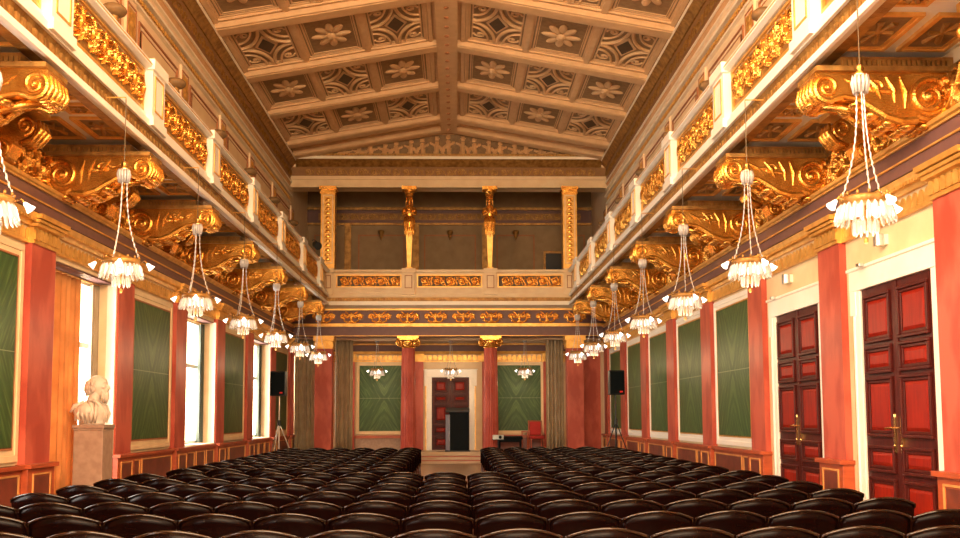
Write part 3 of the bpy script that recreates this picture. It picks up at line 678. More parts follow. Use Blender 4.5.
# ------------------------------------------------------------------ THINGS
# --- columns and square pillars
def column(x, label):
    t = thing('column', label, 'column', (x, YS, 0), 0, 'fluted red columns', 'thing')
    sh = MB(); seg = 80; vs = []; fs = []; zs = [.35, .8, 1.6, 2.6, 3.3, 3.74]; rs = [.245, .243, .238, .228, .218, .212]
    for z, r in zip(zs, rs):
        for j in range(seg):
            a = 2*PI*j/seg; q = 1-.075*max(0, math.sin(a*20)) ; vs.append((r*q*math.cos(a), r*q*math.sin(a), z))
    for i in range(len(zs)-1):
        for j in range(seg): fs.append((i*seg+j, i*seg+(j+1) % seg, (i+1)*seg+(j+1) % seg, (i+1)*seg+j))
    sh.add(vs, fs); sh.build('shaft', RED, t, smooth=False)
    MB().box(-.32, .32, -.32, .32, 0, .16).lathe([(.31, .16), (.32, .20), (.29, .24), (.26, .26), (.28, .30), (.27, .34), (.25, .37)], seg=32).build('base', RED, t)
    c = MB().lathe([(.215, 3.72), (.235, 3.74), (.225, 3.78), (.24, 3.82), (.27, 3.90), (.27, 3.94)], seg=32)
    c.box(-.34, .34, -.29, .29, 4.03, 4.10).box(-.30, .30, -.27, .27, 3.98, 4.03)
    for sx in (-1, 1):
        for sy in (-1, 1):
            pts = [(sx*p[0], sy*.25, p[1]) for p in spiral(.27, 3.90, .115, PI/2, 1.6, -1, 30)]
            c.tube(pts, [.034-.016*i/29 for i in range(30)], 8)
        c.ell((sx*.27, 0, 3.90), .075, .25, .075)
    for a in range(12): c.ell((.245*math.cos(a*PI/6), .245*math.sin(a*PI/6), 3.85), .03, .03, .05, 8, 6)
    c.build('capital', GOLD, t, smooth=False)
column(-1.33, 'fluted red marble column with gilt scroll capital, window side of the lectern')
column(1.33, 'fluted red marble column with gilt scroll capital, door side of the lectern')
def pillar(x, label):
    t = thing('pillar', label, 'pillar', (x, YS, 0), 0, 'square red pillars', 'thing')
    MB().box(-.265, .265, -.265, .265, .2, 3.74).build('shaft', RED, t, bevel=.01)
    MB().box(-.32, .32, -.32, .32, 0, .22).build('base', DADO, t, bevel=.01)
    c = MB().box(-.29, .29, -.29, .29, 3.70, 3.75).box(-.28, .28, -.28, .28, 3.75, 3.95).box(-.33, .33, -.33, .33, 3.95, 4.10)
    leafband(c, 'y', -.28, 1, -.28, .28, 3.76, 3.94, .11)
    for sx in (-1, 1): leafband(c, 'x', sx*.28, -sx, -.28, .28, 3.76, 3.94, .11)
    c.build('capital', GOLDM, t)
pillar(-4.02, 'square red marble pillar with gilt capital under the gallery, window side')
pillar(4.05, 'square red marble pillar with gilt capital under the gallery, door side')
# --- gallery piers and caryatids
for s in (-1, 1):
    t = thing('gallery_pier', 'square gilded gallery pier above the red pillar, %s side' % ('window' if s < 0 else 'door'), 'pier', (s*3.93, YS-.05, 5.30), 0, 'gilded gallery piers', 'thing')
    MB().box(-.23, .23, -.2, .2, 0, 3.5).build('shaft', GOLDM, t, bevel=.008)
    m = MB().frame('y', -.2, -.17, .17, 1.15, 3.4, .03, -.02, step=False)
    m.build('fillet', CREAM, t)
    m = MB()
    for i in range(14): m.ell((0, -.205, 1.3+.15*i), .07, .02, .06, 8, 6); m.tube([(-.10, -.205, 1.25+.15*i), (0, -.21, 1.32+.15*i), (.10, -.205, 1.25+.15*i)], .012, 5)
    m.build('ornament', GOLD, t)
    MB().box(-.26, .26, -.24, .24, 3.44, 3.5).box(-.28, .28, -.26, .26, 3.58, 3.69).lathe([(.2, 3.5), (.24, 3.58)], seg=4).box(-.24, .24, -.22, .22, 3.5, 3.58).build('capital', GOLD, t)
def caryatid(x, label):
    t = thing('caryatid', label, 'caryatid', (x, YS-.1, 6.22), 0, 'gilded caryatids', 'thing')
    # tapering herm shaft
    sh = MB(); vs = []
    for z, w in ((.12, .065), (1.30, .11)): vs += [(-w, -w, z), (w, -w, z), (w, w, z), (-w, w, z)]
    sh.add(vs, [(0,1,5,4), (1,2,6,5), (2,3,7,6), (3,0,4,7), (3,2,1,0), (4,5,6,7)]); sh.box(-.14, .14, -.14, .14, 0, .06).box(-.11, .11, -.11, .11, .06, .12)
    sh.build('shaft', GOLDM, t, bevel=.006)
    b = MB()
    b.lathe([(.13, 1.22), (.17, 1.34), (.155, 1.45), (.19, 1.60), (.165, 1.72), (.135, 1.80), (.15, 1.90), (.175, 2.0), (.17, 2.08), (.10, 2.15), (.055, 2.18), (.055, 2.26)], seg=24, sy=.72)
    b.ell((0, -.02, 2.34), .082, .095, .115, 16, 12)
    b.ell((0, -.115, 2.33), .016, .02, .024); b.ell((0, -.085, 2.28), .03, .03, .02)
    for q in (-1, 1):
        b.ell((q*.065, -.11, 2.0), .05, .045, .05); b.ell((q*.03, -.098, 2.365), .012, .01, .008)
        b.tube([(q*.165, 0, 2.07), (q*.215, -.05, 1.93), (q*.20, -.13, 1.83), (q*.06, -.17, 1.90), (-q*.05, -.16, 1.95)], [.05, .045, .038, .03, .025], 8)
        b.ell((-q*.06, -.165, 1.95), .03, .022, .022)
    o = b.build('figure', GOLD, t, smooth=True); r = o.modifiers.new('r', 'REMESH'); r.mode = 'VOXEL'; r.voxel_size = .013; r.use_smooth_shade = True
    h = MB(); h.ell((0, .02, 2.38), .10, .10, .11); 
    for q in (-1, 1): h.tube([(q*.08, -.04, 2.42), (q*.10, -.02, 2.3), (q*.11, -.03, 2.15)], [.03, .025, .015], 7)
    h.build('hair', GOLD, t, smooth=True)
    f = MB()
    for a in range(14):
        t_ = 2*PI*a/14; f.tube([(.15*math.cos(t_), .11*math.sin(t_), 1.78), (.18*math.cos(t_+.1), .13*math.sin(t_+.1), 1.6), (.15*math.cos(t_), .12*math.sin(t_), 1.42), (.15*math.cos(t_), .13*math.sin(t_), 1.25), (.11*math.cos(t_), .11*math.sin(t_), 1.12)], [.02, .022, .022, .02, .012], 6)
    f.build('drapery', GOLD, t, smooth=True)
    MB().lathe([(.10, 2.44), (.14, 2.48), (.13, 2.54), (.18, 2.62), (.19, 2.66)], seg=20).box(-.24, .24, -.22, .22, 2.66, 2.77).build('capital', GOLD, t)
caryatid(-1.30, 'gilded caryatid with crossed arms on the gallery, window side of centre')
caryatid(1.32, 'gilded caryatid with crossed arms on the gallery, door side of centre')

# --- balconies
def parapet_parts(t, length, pedestals, panels, depth_dir=None):
    pass
sof = []
for hw_, hl_ in ((.25, .44), (.17, .17)):
    o_ = MB()
    for q in range(6): o_.tube([(.03*math.cos(q*PI/3), .03*math.sin(q*PI/3), -.01), (hw_*.55*math.cos(q*PI/3), hl_*.6*math.sin(q*PI/3), -.012)], [.02, .035], 6)
    o_.ell((0, 0, -.01), .05, .05, .02, 8, 5)
    sof.append((MB().frame('z', 0, -hw_, hw_, -hl_, hl_, .075, -.035).build('coffer_frame', GOLDM, me_only=True), MB().box(-hw_+.07, hw_-.07, -hl_+.07, hl_-.07, -.01, 0).build('coffer_ground', COFFER, me_only=True), o_.build('coffer_ornament', GOLDD, me_only=True)))
bal_relief = relief_mesh('relief', 2.5, .46, scroll_strokes(2.5, .46, 7, .68), 330, 60, .075, [GOLDD, GOLD])
bal_relief_end = relief_mesh('relief', 2.0, .36, scroll_strokes(2.0, .36, 5), 170, 32, .05, [COFFERD, GOLD])
for s in (1, -1):
    side = 'door' if s > 0 else 'window'
    t = thing('balcony', 'long cream and gold side balcony running above the %s wall' % side, 'balcony', group='side balconies', kind='thing')
    X = 3.95*s; i_ = -s
    # slab and underside
    MB().box(s*3.95, s*5.2, Y0, YS-.66, 5.16, 5.32).build('slab', WHITEL, t)
    # ledge band, ornament band, base
    MB().prism([(s*x, z) for x, z in [(4.05, 5.14), (3.90, 5.10), (3.84, 5.045), (3.80, 5.05), (3.80, 5.125), (4.05, 5.16)]], Y0, YS-.66).build('ledge', WHITEL, t, bevel=.004)
    m = MB(); m.prism([(s*x, z) for x, z in [(4.1, 5.12), (3.84, 5.12), (3.84, 5.15), (3.90, 5.18), (3.90, 5.28), (3.86, 5.33), (4.1, 5.33)]], Y0, YS-.66)
    beads(m, 'x', s*3.90, s, Y0, YS-.66, 5.18, 5.27, .13, .035); m.build('ornament_band', GOLDD, t)
    MB().prism([(s*x, z) for x, z in [(4.15, 5.33), (3.82, 5.33), (3.82, 5.42), (3.88, 5.45), (3.88, 5.52), (4.15, 5.52)]], Y0, YS-.66).build('base_course', WHITEL, t, bevel=.004)
    MB().box(s*3.93, s*4.12, Y0, YS-.66, 5.52, 6.15).build('parapet_wall', CREAM, t)
    r = MB().prism([(s*x, z) for x, z in [(4.18, 6.10), (3.86, 6.10), (3.80, 6.13), (3.80, 6.19), (3.84, 6.22), (4.18, 6.22)]], Y0, YS-.66)
    r.build('handrail', WHITEL, t, bevel=.004); MB().box(s*3.90, s*3.94, Y0, YS-.66, 6.07, 6.10).box(s*3.795, s*3.80, Y0, YS-.66, 6.15, 6.165).build('rail_fillet', GOLDM, t)
    for k in range(-3, 8):
        y = YK(k)+.35
        if y < Y0+.5 or y > 31.2: continue
        p = MB().box(s*3.80, s*4.13, y-.27, y+.27, 5.40, 6.11).box(s*3.765, s*4.19, y-.31, y+.31, 6.095, 6.24).box(s*3.77, s*4.12, y-.3, y+.3, 5.345, 5.47)
        po = p.build('parapet_pedestal', WHITEL, t, bevel=.006)
        MB().frame('x', s*3.80, y-.18, y+.18, 5.56, 6.05, .022, -s*.012, step=False).build('pedestal_fillet', GOLDM, po)
        yc = y+1.6
        if yc+1.2 < YS-.3:
            ln = min(2.5, 2.5)
            inst('scroll_panel', bal_relief, t, (s*3.925, yc, 5.82), (0, 0, -s*PI/2))
            MB().frame('x', s*3.93, yc-1.29, yc+1.29, 5.54, 6.10, .035, -s*.035, step=False).build('panel_frame', GOLDM, t)
    # coffered underside
    for k in range(-3, 7):
        ya = YK(k)+.62
        for xc in (4.24, 4.86):
            for kind, vc in ((0, .52), (1, 1.32), (0, 2.12)):
                fr = inst('coffer_frame', sof[kind][0], t, (s*xc, ya+vc, 5.16)); gr = inst('coffer_ground', sof[kind][1], fr); inst('coffer_ornament', sof[kind][2], gr)

t = thing('end_balcony', 'cream and gold parapet of the gallery across the end wall', 'balcony', (0, YS-.55, 0), kind='thing')
MB().box(-3.95, 3.95, 0, .12, 5.46, 5.56).box(-3.95, 3.95, .04, .2, 5.56, 6.12).box(-3.95, 3.95, -.02, .22, 5.44, 5.50).build('parapet_wall', CREAM, t)
MB().prism([(.22, 6.10), (.0, 6.10), (-.05, 6.14), (-.05, 6.20), (.22, 6.22)], -3.85, 3.85, 'x').build('handrail', CREAM, t)
for xc in (-3.85, -1.30, 1.32, 3.85):
    w = .18 if abs(xc) < 3 else .14
    po = MB().box(xc-w, xc+w, -.05, .22, 5.44, 6.10).box(xc-w-.04, xc+w+.04, -.09, .24, 6.10, 6.24).box(xc-w-.03, xc+w+.03, -.08, .2, 5.40, 5.52).build('parapet_pedestal', CREAM, t, bevel=.006)
    MB().frame('y', -.05, xc-w+.06, xc+w-.06, 5.60, 6.02, .025, -.01, step=False).build('pedestal_fillet', RUST, po)
for xc in (-2.57, 0.01, 2.59):
    inst('scroll_panel', bal_relief_end, t, (xc, .035, 5.84)); MB().frame('y', .04, xc-1.04, xc+1.04, 5.64, 6.04, .03, -.03, step=False).build('panel_frame', GOLDM, t)

# --- scroll consoles under the balconies (local: +x towards the wall; tip at x=-1.35; origin at the wall, z=0 -> 4.38)
def console_meshes():
    o = MB(); X0 = -5.2; Z0 = -4.38
    top = [(3.80, 4.93), (5.2, 4.93)]
    bot = [(5.2, 4.46), (5.10, 4.44), (4.92, 4.42), (4.72, 4.42), (4.52, 4.47), (4.38, 4.57), (4.22, 4.66), (4.06, 4.68), (3.95, 4.64), (3.86, 4.63), (3.79, 4.68), (3.77, 4.78)]
    o.prism([(p[0]+X0, p[1]+Z0) for p in top+bot], -.22, .22, 'y')
    for sy in (-1, 1):
        y = sy*.215
        sp = [(p[0]+X0, y, p[1]+Z0) for p in spiral(4.95, 4.68, .235, -PI/2-.6, 2.2, 1, 60, .1)]
        o.tube(sp, [.042-.02*i/59 for i in range(60)], 8)
        sp = [(p[0]+X0, y, p[1]+Z0) for p in spiral(3.92, 4.77, .14, -PI/2+.4, 1.8, -1, 46, .1)]
        o.tube(sp, [.034-.018*i/45 for i in range(46)], 8)
        o.ell((4.95+X0, y, 4.68+Z0), .05, .05, .05); o.ell((3.92+X0, y, 4.77+Z0), .035, .04, .035)
        # lower S edge roll
        e = [(3.97, 4.65), (4.08, 4.68), (4.22, 4.655), (4.36, 4.57), (4.50, 4.48), (4.66, 4.43), (4.82, 4.44)]
        o.tube([(a+X0, y, b+Z0) for a, b in e], [.03, .03, .035, .04, .042, .042, .04], 8)
        # foliage on the cheek
        for (a, b, c, d) in ((4.10, 4.86, 4.30, 4.72), (4.32, 4.88, 4.46, 4.66), (4.52, 4.88, 4.60, 4.62), (4.66, 4.88, 4.70, 4.56), (4.18, 4.78, 4.40, 4.80), (4.40, 4.74, 4.62, 4.72)):
            o.tube([(a+X0, y, b+Z0), ((a+c)/2+.03+X0, y*1.03, (b+d)/2+Z0), (c+X0, y, d+Z0)], [.014, .03, .010], 7)
        o.tube([(p[0]+X0, y, p[1]+Z0) for p in spiral(4.40, 4.78, .08, 0, 1.5, 1, 24)], .018, 6)
    body = o
    # acanthus leaf under the tip and along the belly
    l = MB()
    for sy in (-.16, -.08, 0, .08, .16):
        c = 1-abs(sy)*1.5
        l.tube([(4.0+X0, sy, 4.67+Z0), (3.90+X0, sy*1.05, 4.64+Z0), (3.81+X0, sy*1.1, 4.65+Z0), (3.765+X0, sy*1.15, 4.74+Z0), (3.78+X0, sy*1.1, 4.84+Z0), (3.83+X0, sy, 4.90+Z0)], [.02, .028, .036*c+.008, .034*c+.008, .028, .015], 8)
    l.ell((3.79+X0, 0, 4.63+Z0), .05, .13, .035)
    l.tube([(3.95+X0, 0, 4.66+Z0), (4.3+X0, 0, 4.60+Z0), (4.6+X0, 0, 4.45+Z0), (5.08+X0, 0, 4.42+Z0)], .05, 8)
    l.tube([(3.90+X0, -.18, 4.66+Z0), (3.90+X0, .18, 4.66+Z0)], .03, 8)
    for i, (a, b) in enumerate(((4.25, 4.62), (4.40, 4.51), (4.58, 4.43), (4.76, 4.395), (4.94, 4.40), (5.08, 4.42))):
        for sy in (-.13, 0, .13): l.ell((a+X0, sy, b+Z0), .085, .075, .045, 10, 6)
    l.ell((5.08+X0, 0, 4.36+Z0), .1, .12, .06, 10, 6)
    p = MB().box(3.80+X0, 5.2+X0, -.27, .27, 4.93+Z0, 4.98+Z0).box(4.06+X0, 5.2+X0, -.24, .24, 4.98+Z0, 5.08+Z0)
    n = 22
    for i in range(n):
        for sy in (-1, 1): p.box(4.07+X0+i*.05, 4.10+X0+i*.05, sy*.24, sy*.265, 4.985+Z0, 5.04+Z0)
    return body.build('scroll_body', GOLD, me_only=True, smooth=False), l.build('acanthus_leaf', GOLD, me_only=True, smooth=True), p.build('top_plate', GOLDD, me_only=True)
cm = console_meshes()
def small_console_mesh():
    o = MB(); o.prism([(-.05, .62), (-.05, .1), (-.16, .05), (-.24, .12), (-.30, .26), (-.48, .34), (-.55, .44), (-.50, .56), (-.42, .62)], -.13, .13, 'y')
    for sy in (-1, 1):
        y = sy*.13
        o.tube([(p[0], y, p[1]) for p in spiral(-.44, .47, .11, -PI/2, 1.7, -1, 36)], .024, 7); o.tube([(p[0], y, p[1]) for p in spiral(-.17, .20, .12, -PI/2, 1.7, 1, 36)], .026, 7)
    l = MB()
    for sy in (-.08, 0, .08):
        l.tube([(-.36, sy, .28), (-.52, sy*1.2, .30), (-.61, sy*1.3, .42), (-.58, sy*1.2, .54)], [.03, .045, .045, .02], 7)
    return o.build('scroll_body', GOLD, me_only=True), l.build('acanthus_leaf', GOLD, me_only=True, smooth=True), MB().box(-.6, 0, -.17, .17, .62, .69).build('top_plate', GOLDM, me_only=True)
sm = small_console_mesh()
for s in (1, -1):
    side = 'door' if s > 0 else 'window'
    for k in range(-2, 7):
        n = 7-k
        t = thing('scroll_console', 'large gilded scroll console under the %s-side balcony, %s from the stage' % (side, ORD[n]), 'bracket', (s*5.2, 9.64+3.25*k, 4.38), 0 if s > 0 else PI, 'large gilded scroll consoles', 'thing')
        for nm, me in zip(('scroll_body', 'acanthus_leaf', 'top_plate'), cm): inst(nm, me, t)
        t = thing('small_console', 'small gilded scroll bracket high on the %s-side wall, %s from the stage' % (side, ORD[n]), 'bracket', (s*5.2, 9.64+3.25*k+1.62, 4.40), 0 if s > 0 else PI, 'small gilded scroll brackets', 'thing')
        for nm, me in zip(('scroll_body', 'acanthus_leaf', 'top_plate'), sm): inst(nm, me, t)

# --- chandeliers (origin at ring height z=0 -> 3.25)
def chandelier_parts():
    P = {}
    P['crown'] = (MB().lathe([(.015, 1.20), (.04, 1.17), (.025, 1.14), (.06, 1.12), (.065, 1.09), (.04, 1.08)], seg=16), BRASS)
    m = MB()
    for a in range(12):
        t = a*PI/6; m.tube([(.055*math.cos(t), .055*math.sin(t), 1.10), (.066*math.cos(t), .066*math.sin(t), 1.04), (.055*math.cos(t), .055*math.sin(t), .95)], [.013, .017, .008], 5)
    m.lathe([(.03, .96), (.042, .98), (.042, 1.08), (.02, 1.10)], seg=12)
    P['crown_glass'] = (m, CRYST)
    m = MB()
    m.lathe([(.18, -.01), (.20, .0), (.205, .045), (.195, .06), (.18, .06)], seg=28)
    for a in range(14): m.ell((.195*math.cos(a*2*PI/14), .195*math.sin(a*2*PI/14), .075), .014, .014, .02, 6, 5)
    m.tube([(0, 0, -.22), (0, 0, .05)], .012); m.box(-.19, .19, -.008, .008, 0, .015).box(-.008, .008, -.19, .19, 0, .015)
    m.ell((0, 0, -.30), .02, .02, .03)
    P['ring'] = (m, GOLDD)
    return P
def build_chandelier():
    root = thing('chandelier', '', 'chandelier')
    for k, (m, mt) in chandelier_parts().items(): m.build(k, mt, root, smooth=True)
    MB().tube([(0, 0, 1.18), (0, 0, 1.95)], .005, 6).build('hanging_rod', WIRE, root)
    ch = MB(); pts = []
    for i in range(15):
        t = i/14; pts.append((.035+.155*t**2.4, 0, .98-.91*t))
    for i, p in enumerate(pts):
        if i < 14: q = pts[i+1]; ch.ell(((p[0]+q[0])/2, 0, (p[2]+q[2])/2), .0085, .0085, .030, 6, 5)
    ch.tube(pts, .004, 5)
    cme = ch.build('chain', CRYST, me_only=True)
    for a in range(3): inst('bead_chain', cme, root, rot=(0, 0, a*2*PI/3+.35))
    d1 = MB().tube([(0, 0, 0), (0, 0, -.03), (0, 0, -.14), (0, 0, -.17)], [.006, .021, .018, .003], 6).build('drop', CRYST, me_only=True)
    d2 = MB().tube([(0, 0, 0), (0, 0, -.02), (0, 0, -.10), (0, 0, -.12)], [.006, .016, .013, .003], 6).build('drop', CRYST, me_only=True)
    for a in range(24): inst('crystal_drop', d1, root, (.195*math.cos(a*2*PI/24), .195*math.sin(a*2*PI/24), 0), (0, -.28, a*2*PI/24))
    for a in range(12): inst('crystal_drop', d2, root, (.095*math.cos(a*PI/6), .095*math.sin(a*PI/6), -.14))
    arm = MB().tube([(.20, 0, .03), (.25, 0, .05), (.275, 0, .02)], .007, 6).build('arm', BRASS, me_only=True)
    # flared tulip shade opening outwards and down
    sh = MB().lathe([(.012, .0), (.02, -.02), (.026, -.045), (.042, -.08), (.035, -.08)], seg=12); sh.xf(Matrix.Translation((.275, 0, .02)) @ Matrix.Rotation(-.75, 4, 'Y'))
    sme = sh.build('shade', GLOW, me_only=True, smooth=True)
    for a in range(4):
        A = inst('arm', arm, root, rot=(0, 0, a*PI/2+.25)); inst('glass_shade', sme, A)
    b = MB()
    for a in range(5): b.ell((.10*math.cos(a*2*PI/5), .10*math.sin(a*2*PI/5), -.06), .032, .032, .055, 10, 8)
    b.build('bulbs', GLOW, root, smooth=True)
    return root
proto = build_chandelier()
first = True
def place_chandelier(x, y, z, label, power, grp, bracket=None):
    global first
    o = copy_tree(proto)
    o.location = (x, y, z); o['label'] = label; o['group'] = grp
    l = bpy.data.lights.new('chandelier_light', 'POINT'); l.energy = power; l.color = (1.0, 0.72, 0.40); l.shadow_soft_size = .18
    lo = bpy.data.objects.new('chandelier_light', l); C.objects.link(lo); lo.location = (0, 0, -.36); lo.parent = o
    if bracket:
        b = MB().tube([(0, 0, 1.93), (0, 0, 1.955), (bracket*.22, 0, 1.955)], .007, 6); b.build('hanging_arm', GOLDM, o)
    return o
for s in (1, -1):
    side = 'door' if s > 0 else 'window'
    for i in range(7):
        y = 7.92+3.2*i
        place_chandelier(s*3.61, y, 3.25, 'lit crystal chandelier hanging along the %s-side balcony, %s from the stage' % (side, ORD[7-i]), 12, 'chandeliers below the side balconies', s)
for x, w in ((-2.42, 'window side of the columns'), (.04, 'above the lectern'), (2.52, 'door side of the columns')):
    c = place_chandelier(x, 32.6, 3.05, 'small lit crystal chandelier over the stage, '+w, 13, 'stage chandeliers')
    pass
    for ch in c.children:
        if ch.name.startswith('hanging_rod'): ch.scale = (1, 1, 1); ch.scale = (1, 1, .45); ch.location = (0, 0, .65)
        if ch.name.startswith(('crown', )): pass

for ch in list(proto.children_recursive)+[proto]: bpy.data.objects.remove(ch)
# --- upper wall lamps
for s in (1, -1):
    side = 'door' if s > 0 else 'window'
    for k in range(-1, 7):
        t = thing('wall_lamp', 'bronze wall lamp with dull olive dome on the upper %s-side wall, %s from the stage' % (side, ORD[7-k]), 'lamp', (s*5.18, YK(k)+1.6, 7.5), 0 if s > 0 else PI, 'wall lamps')
        m = MB().lathe([(.02, -.26), (.05, -.22), (.03, -.16), (.08, -.10), (.06, -.04), (.12, .02)], (-.3, 0, 0), 14); m.tube([(0, 0, -.12), (-.12, 0, -.2), (-.26, 0, -.14), (-.3, 0, -.06)], .03, 8); m.ell((0, 0, -.12), .03, .1, .14)
        m.build('bracket', GOLDD, t, smooth=True)
        MB().ell((-.3, 0, .06), .19, .19, .10, 16, 8).build('dome', COFFER, t, smooth=True)

# --- marble bust on pedestal
bx, by = -5.04, 14.32
t = thing('pedestal', 'tall pinkish grey stone pedestal carrying the marble bust by the window', 'pedestal', (bx, by, 0), kind='thing')
MB().box(-.21, .21, -.21, .21, .12, 1.33).build('shaft', STONE, t, bevel=.012); MB().box(-.25, .25, -.25, .25, 0, .12).build('base', STONE, t, bevel=.012)
MB().box(-.215, .215, -.215, .215, 1.33, 1.36).box(-.23, .23, -.23, .23, 1.36, 1.41).build('top_slab', STONE, t, bevel=.008)
B = MB()
# facing +x ; local origin at pedestal top
B.lathe([(.17, 0), (.18, .02), (.175, .06), (.19, .12), (.19, .20), (.14, .28)], (-.03, 0, 0), 24, sy=1.15)
B.ell((-.05, 0, .20), .17, .25, .13, 20, 14)
for q in (-1, 1): B.ell((-.05, q*.17, .20), .15, .12, .115, 14, 10)
B.ell((.06, 0, .17), .11, .18, .14); B.ell((-.16, -.02, .20), .13, .19, .10)
B.tube([(-.05, 0, .26), (-.01, 0, .36), (.01, 0, .46)], [.10, .088, .085], 14)
HS = 1.24
def hd(x, z): return (.03+(x-.035)*HS, .57+(z-.56)*HS)
def he(x, y, z, a, b, c, *k): X_, Z_ = hd(x, z); B.ell((X_, y*HS, Z_), a*HS, b*HS, c*HS, *k)
he(.035, 0, .56, .115, .088, .118, 24, 18); he(.075, 0, .52, .072, .066, .10, 20, 14); he(.115, 0, .605, .035, .055, .035)
B.tube([(hd(x, z)[0], 0, hd(x, z)[1]) for x, z in ((.138, .575), (.168, .545), (.176, .525), (.150, .515))], [.013, .02, .025, .02], 8)
for q in (-1, 1):
    he(.135, q*.034, .585, .016, .026, .010); he(.125, q*.048, .535, .022, .02, .018); he(.02, q*.09, .545, .022, .014, .034); he(.138, q*.032, .565, .011, .014, .009)
o_ = B.build('marble_bust', MARBLE, smooth=True, loc=(bx, by, 1.41))
r = o_.modifiers.new('r', 'REMESH'); r.mode = 'VOXEL'; r.voxel_size = .009; r.use_smooth_shade = True
tag(o_, 'pale marble bust of a bearded man in profile, standing on the stone pedestal', 'bust', kind='thing'); o_.location.z = 1.41
H = MB()
for i in range(60):      # beard locks
    a = random.uniform(-1.1, 1.1); y = .082*math.sin(a); x = .075+.095*math.cos(a)
    z0_ = random.uniform(.44, .50); ln = random.uniform(.09, .17)*(1-.3*abs(a))
    H.tube([(x, y, z0_), (x+.014, y*1.05, z0_-ln*.5), (x-.006, y*.8, z0_-ln)], [.017, .019, .007], 6)
for q in (-1, 1): H.tube([(.188, q*.004, .503), (.178, q*.035, .495), (.155, q*.06, .47)], [.014, .014, .007], 6)
H.build('beard', MARBLE, o_, smooth=True)
H = MB()
for i in range(90):      # hair at back and sides
    a = random.uniform(PI*.45, PI*1.55); e = random.uniform(-.6, .55)
    x = .02+.14*math.cos(a)*math.cos(e); y = .112*math.sin(a)*math.cos(e); zz = .57+.145*math.sin(e)
    H.tube([(x, y, zz), (x*1.0+.014*math.cos(a), y*1.08, zz-.035), (x+.022*math.cos(a), y*1.1, zz-.075)], [.016, .021, .009], 6)
H.build('hair', MARBLE, o_, smooth=True)
H = MB()
for q in (-1, 1):        # coat lapels and drapery folds
    H.tube([(.0, q*.10, .36), (.09, q*.09, .30), (.16, q*.03, .18), (.155, q*.015, .04)], [.022, .03, .026, .016], 7)
    H.tube([(-.05, q*.13, .34), (.03, q*.22, .29), (.07, q*.25, .18), (.04, q*.22, .04)], [.02, .028, .026, .018], 7)
    H.tube([(-.12, q*.10, .34), (-.19, q*.17, .24), (-.20, q*.17, .06)], [.022, .028, .02], 7)
    for w_ in range(5): H.tube([(-.05+.025*w_, q*.11, .35-.01*w_), (-.10+.05*w_, q*.22, .27), (-.14+.065*w_, q*.275, .15), (-.11+.05*w_, q*.23, .03)], [.014, .020, .022, .016], 6)
for q_ in (-.16, -.05, .06): H.tube([(-.10, q_, .33), (-.22, q_-.02, .27), (-.27, q_-.03, .18)], [.02, .03, .018], 8)
H.build('coat', MARBLE, o_, smooth=True)

# --- loudspeakers on tripods
def speaker(x, y, s, side):
    t = thing('speaker_stand', 'tripod stand holding the black loudspeaker on the %s side of the hall' % side, 'stand', (x, y, 0), 0, 'speaker stands')
    MB().tube([(0, 0, .55), (0, 0, 1.45)], .024, 10).build('pole', STEEL if s < 0 else BLACK, t); MB().tube([(0, 0, 1.35), (0, 0, 2.06)], .018, 10).build('upper_pole', STEEL if s < 0 else BLACK, t)
    MB().lathe([(.03, 1.28), (.045, 1.30), (.045, 1.42), (.03, 1.44)], seg=12).lathe([(.03, .60), (.04, .62), (.04, .68), (.03, .70)], seg=12).build('collar', BLACK, t)
    for a in range(3):
        an = a*2*PI/3+.3; c, d = math.cos(an), math.sin(an)
        l = MB().tube([(.03*c, .03*d, 1.30), (.55*c, .55*d, .02)], .014, 8).build('leg', STEEL if s < 0 else BLACK, t)
        MB().tube([(.03*c, .03*d, .65), (.33*c, .33*d, .58)], .009, 6).build('brace', BLACK, t)
        MB().ell((.55*c, .55*d, .02), .022, .022, .02).build('rubber_foot', BLACK, l)
    b = thing('loudspeaker', 'black loudspeaker with red badge on a tripod stand, %s side' % side, 'loudspeaker', (x, y, 2.06), .15*s, 'loudspeakers')
    MB().prism([(-.21, -.16), (.21, -.16), (.15, .17), (-.15, .17)], 0, .64, 'z').build('cabinet', BLACK, b, bevel=.02)
    MB().prism([(-.19, -.175), (.19, -.175), (.19, -.16), (-.19, -.16)], .03, .61, 'z').build('grille', BLACKG, b, bevel=.01)
    MB().box(.06, .14, -.181, -.174, .06, .10).build('badge', REDLED, b)
speaker(-4.36, 25.4, -1, 'window'); speaker(4.37, 25.4, 1, 'door')

# --- stage objects
t = thing('lectern', 'tall black lectern with grey side panel standing before the end door', 'lectern', (.28, 32.75, .36))
MB().prism([(-.30, -.30), (.36, -.30), (.36, .12), (-.30, .12)], .04, 1.30, 'z').build('body', BLACKG, t, bevel=.01)
MB().prism([(-.42, .05), (-.30, -.31), (-.27, -.31), (-.39, .05)], .04, 1.22, 'z').build('side_panel', GREY, t, bevel=.005)
MB().box(-.44, .40, -.36, .16, 0, .04).build('base', BLACK, t, bevel=.005)
MB().prism([(-.34, 1.30), (.16, 1.42), (.16, 1.46), (-.34, 1.34)], -.40, .38, 'x').build('reading_desk', BLACK, t, bevel=.005)
t = thing('piano_bench', 'low black upholstered bench on the stage beside the red column', 'bench', (2.02, 32.9, .36))
MB().box(-.42, .42, -.2, .2, .38, .50).build('seat', BLACKG, t, bevel=.03); MB().box(-.38, .38, -.17, .17, .30, .38).build('apron', BLACKG, t)
for a in (-1, 1):
    for b in (-1, 1): MB().lathe([(.018, 0), (.022, .15), (.03, .30)], (a*.35, b*.14, 0), 8).build('leg', BLACKG, t)
t = thing('projector', 'small pale grey projector on a black stand beside the red column', 'projector', (1.52, 30.6, 0))
MB().box(-.17, .17, -.14, .14, .80, .94).build('housing', mat('pale_grey_plastic', (.62, .66, .62), .4), t, bevel=.02)
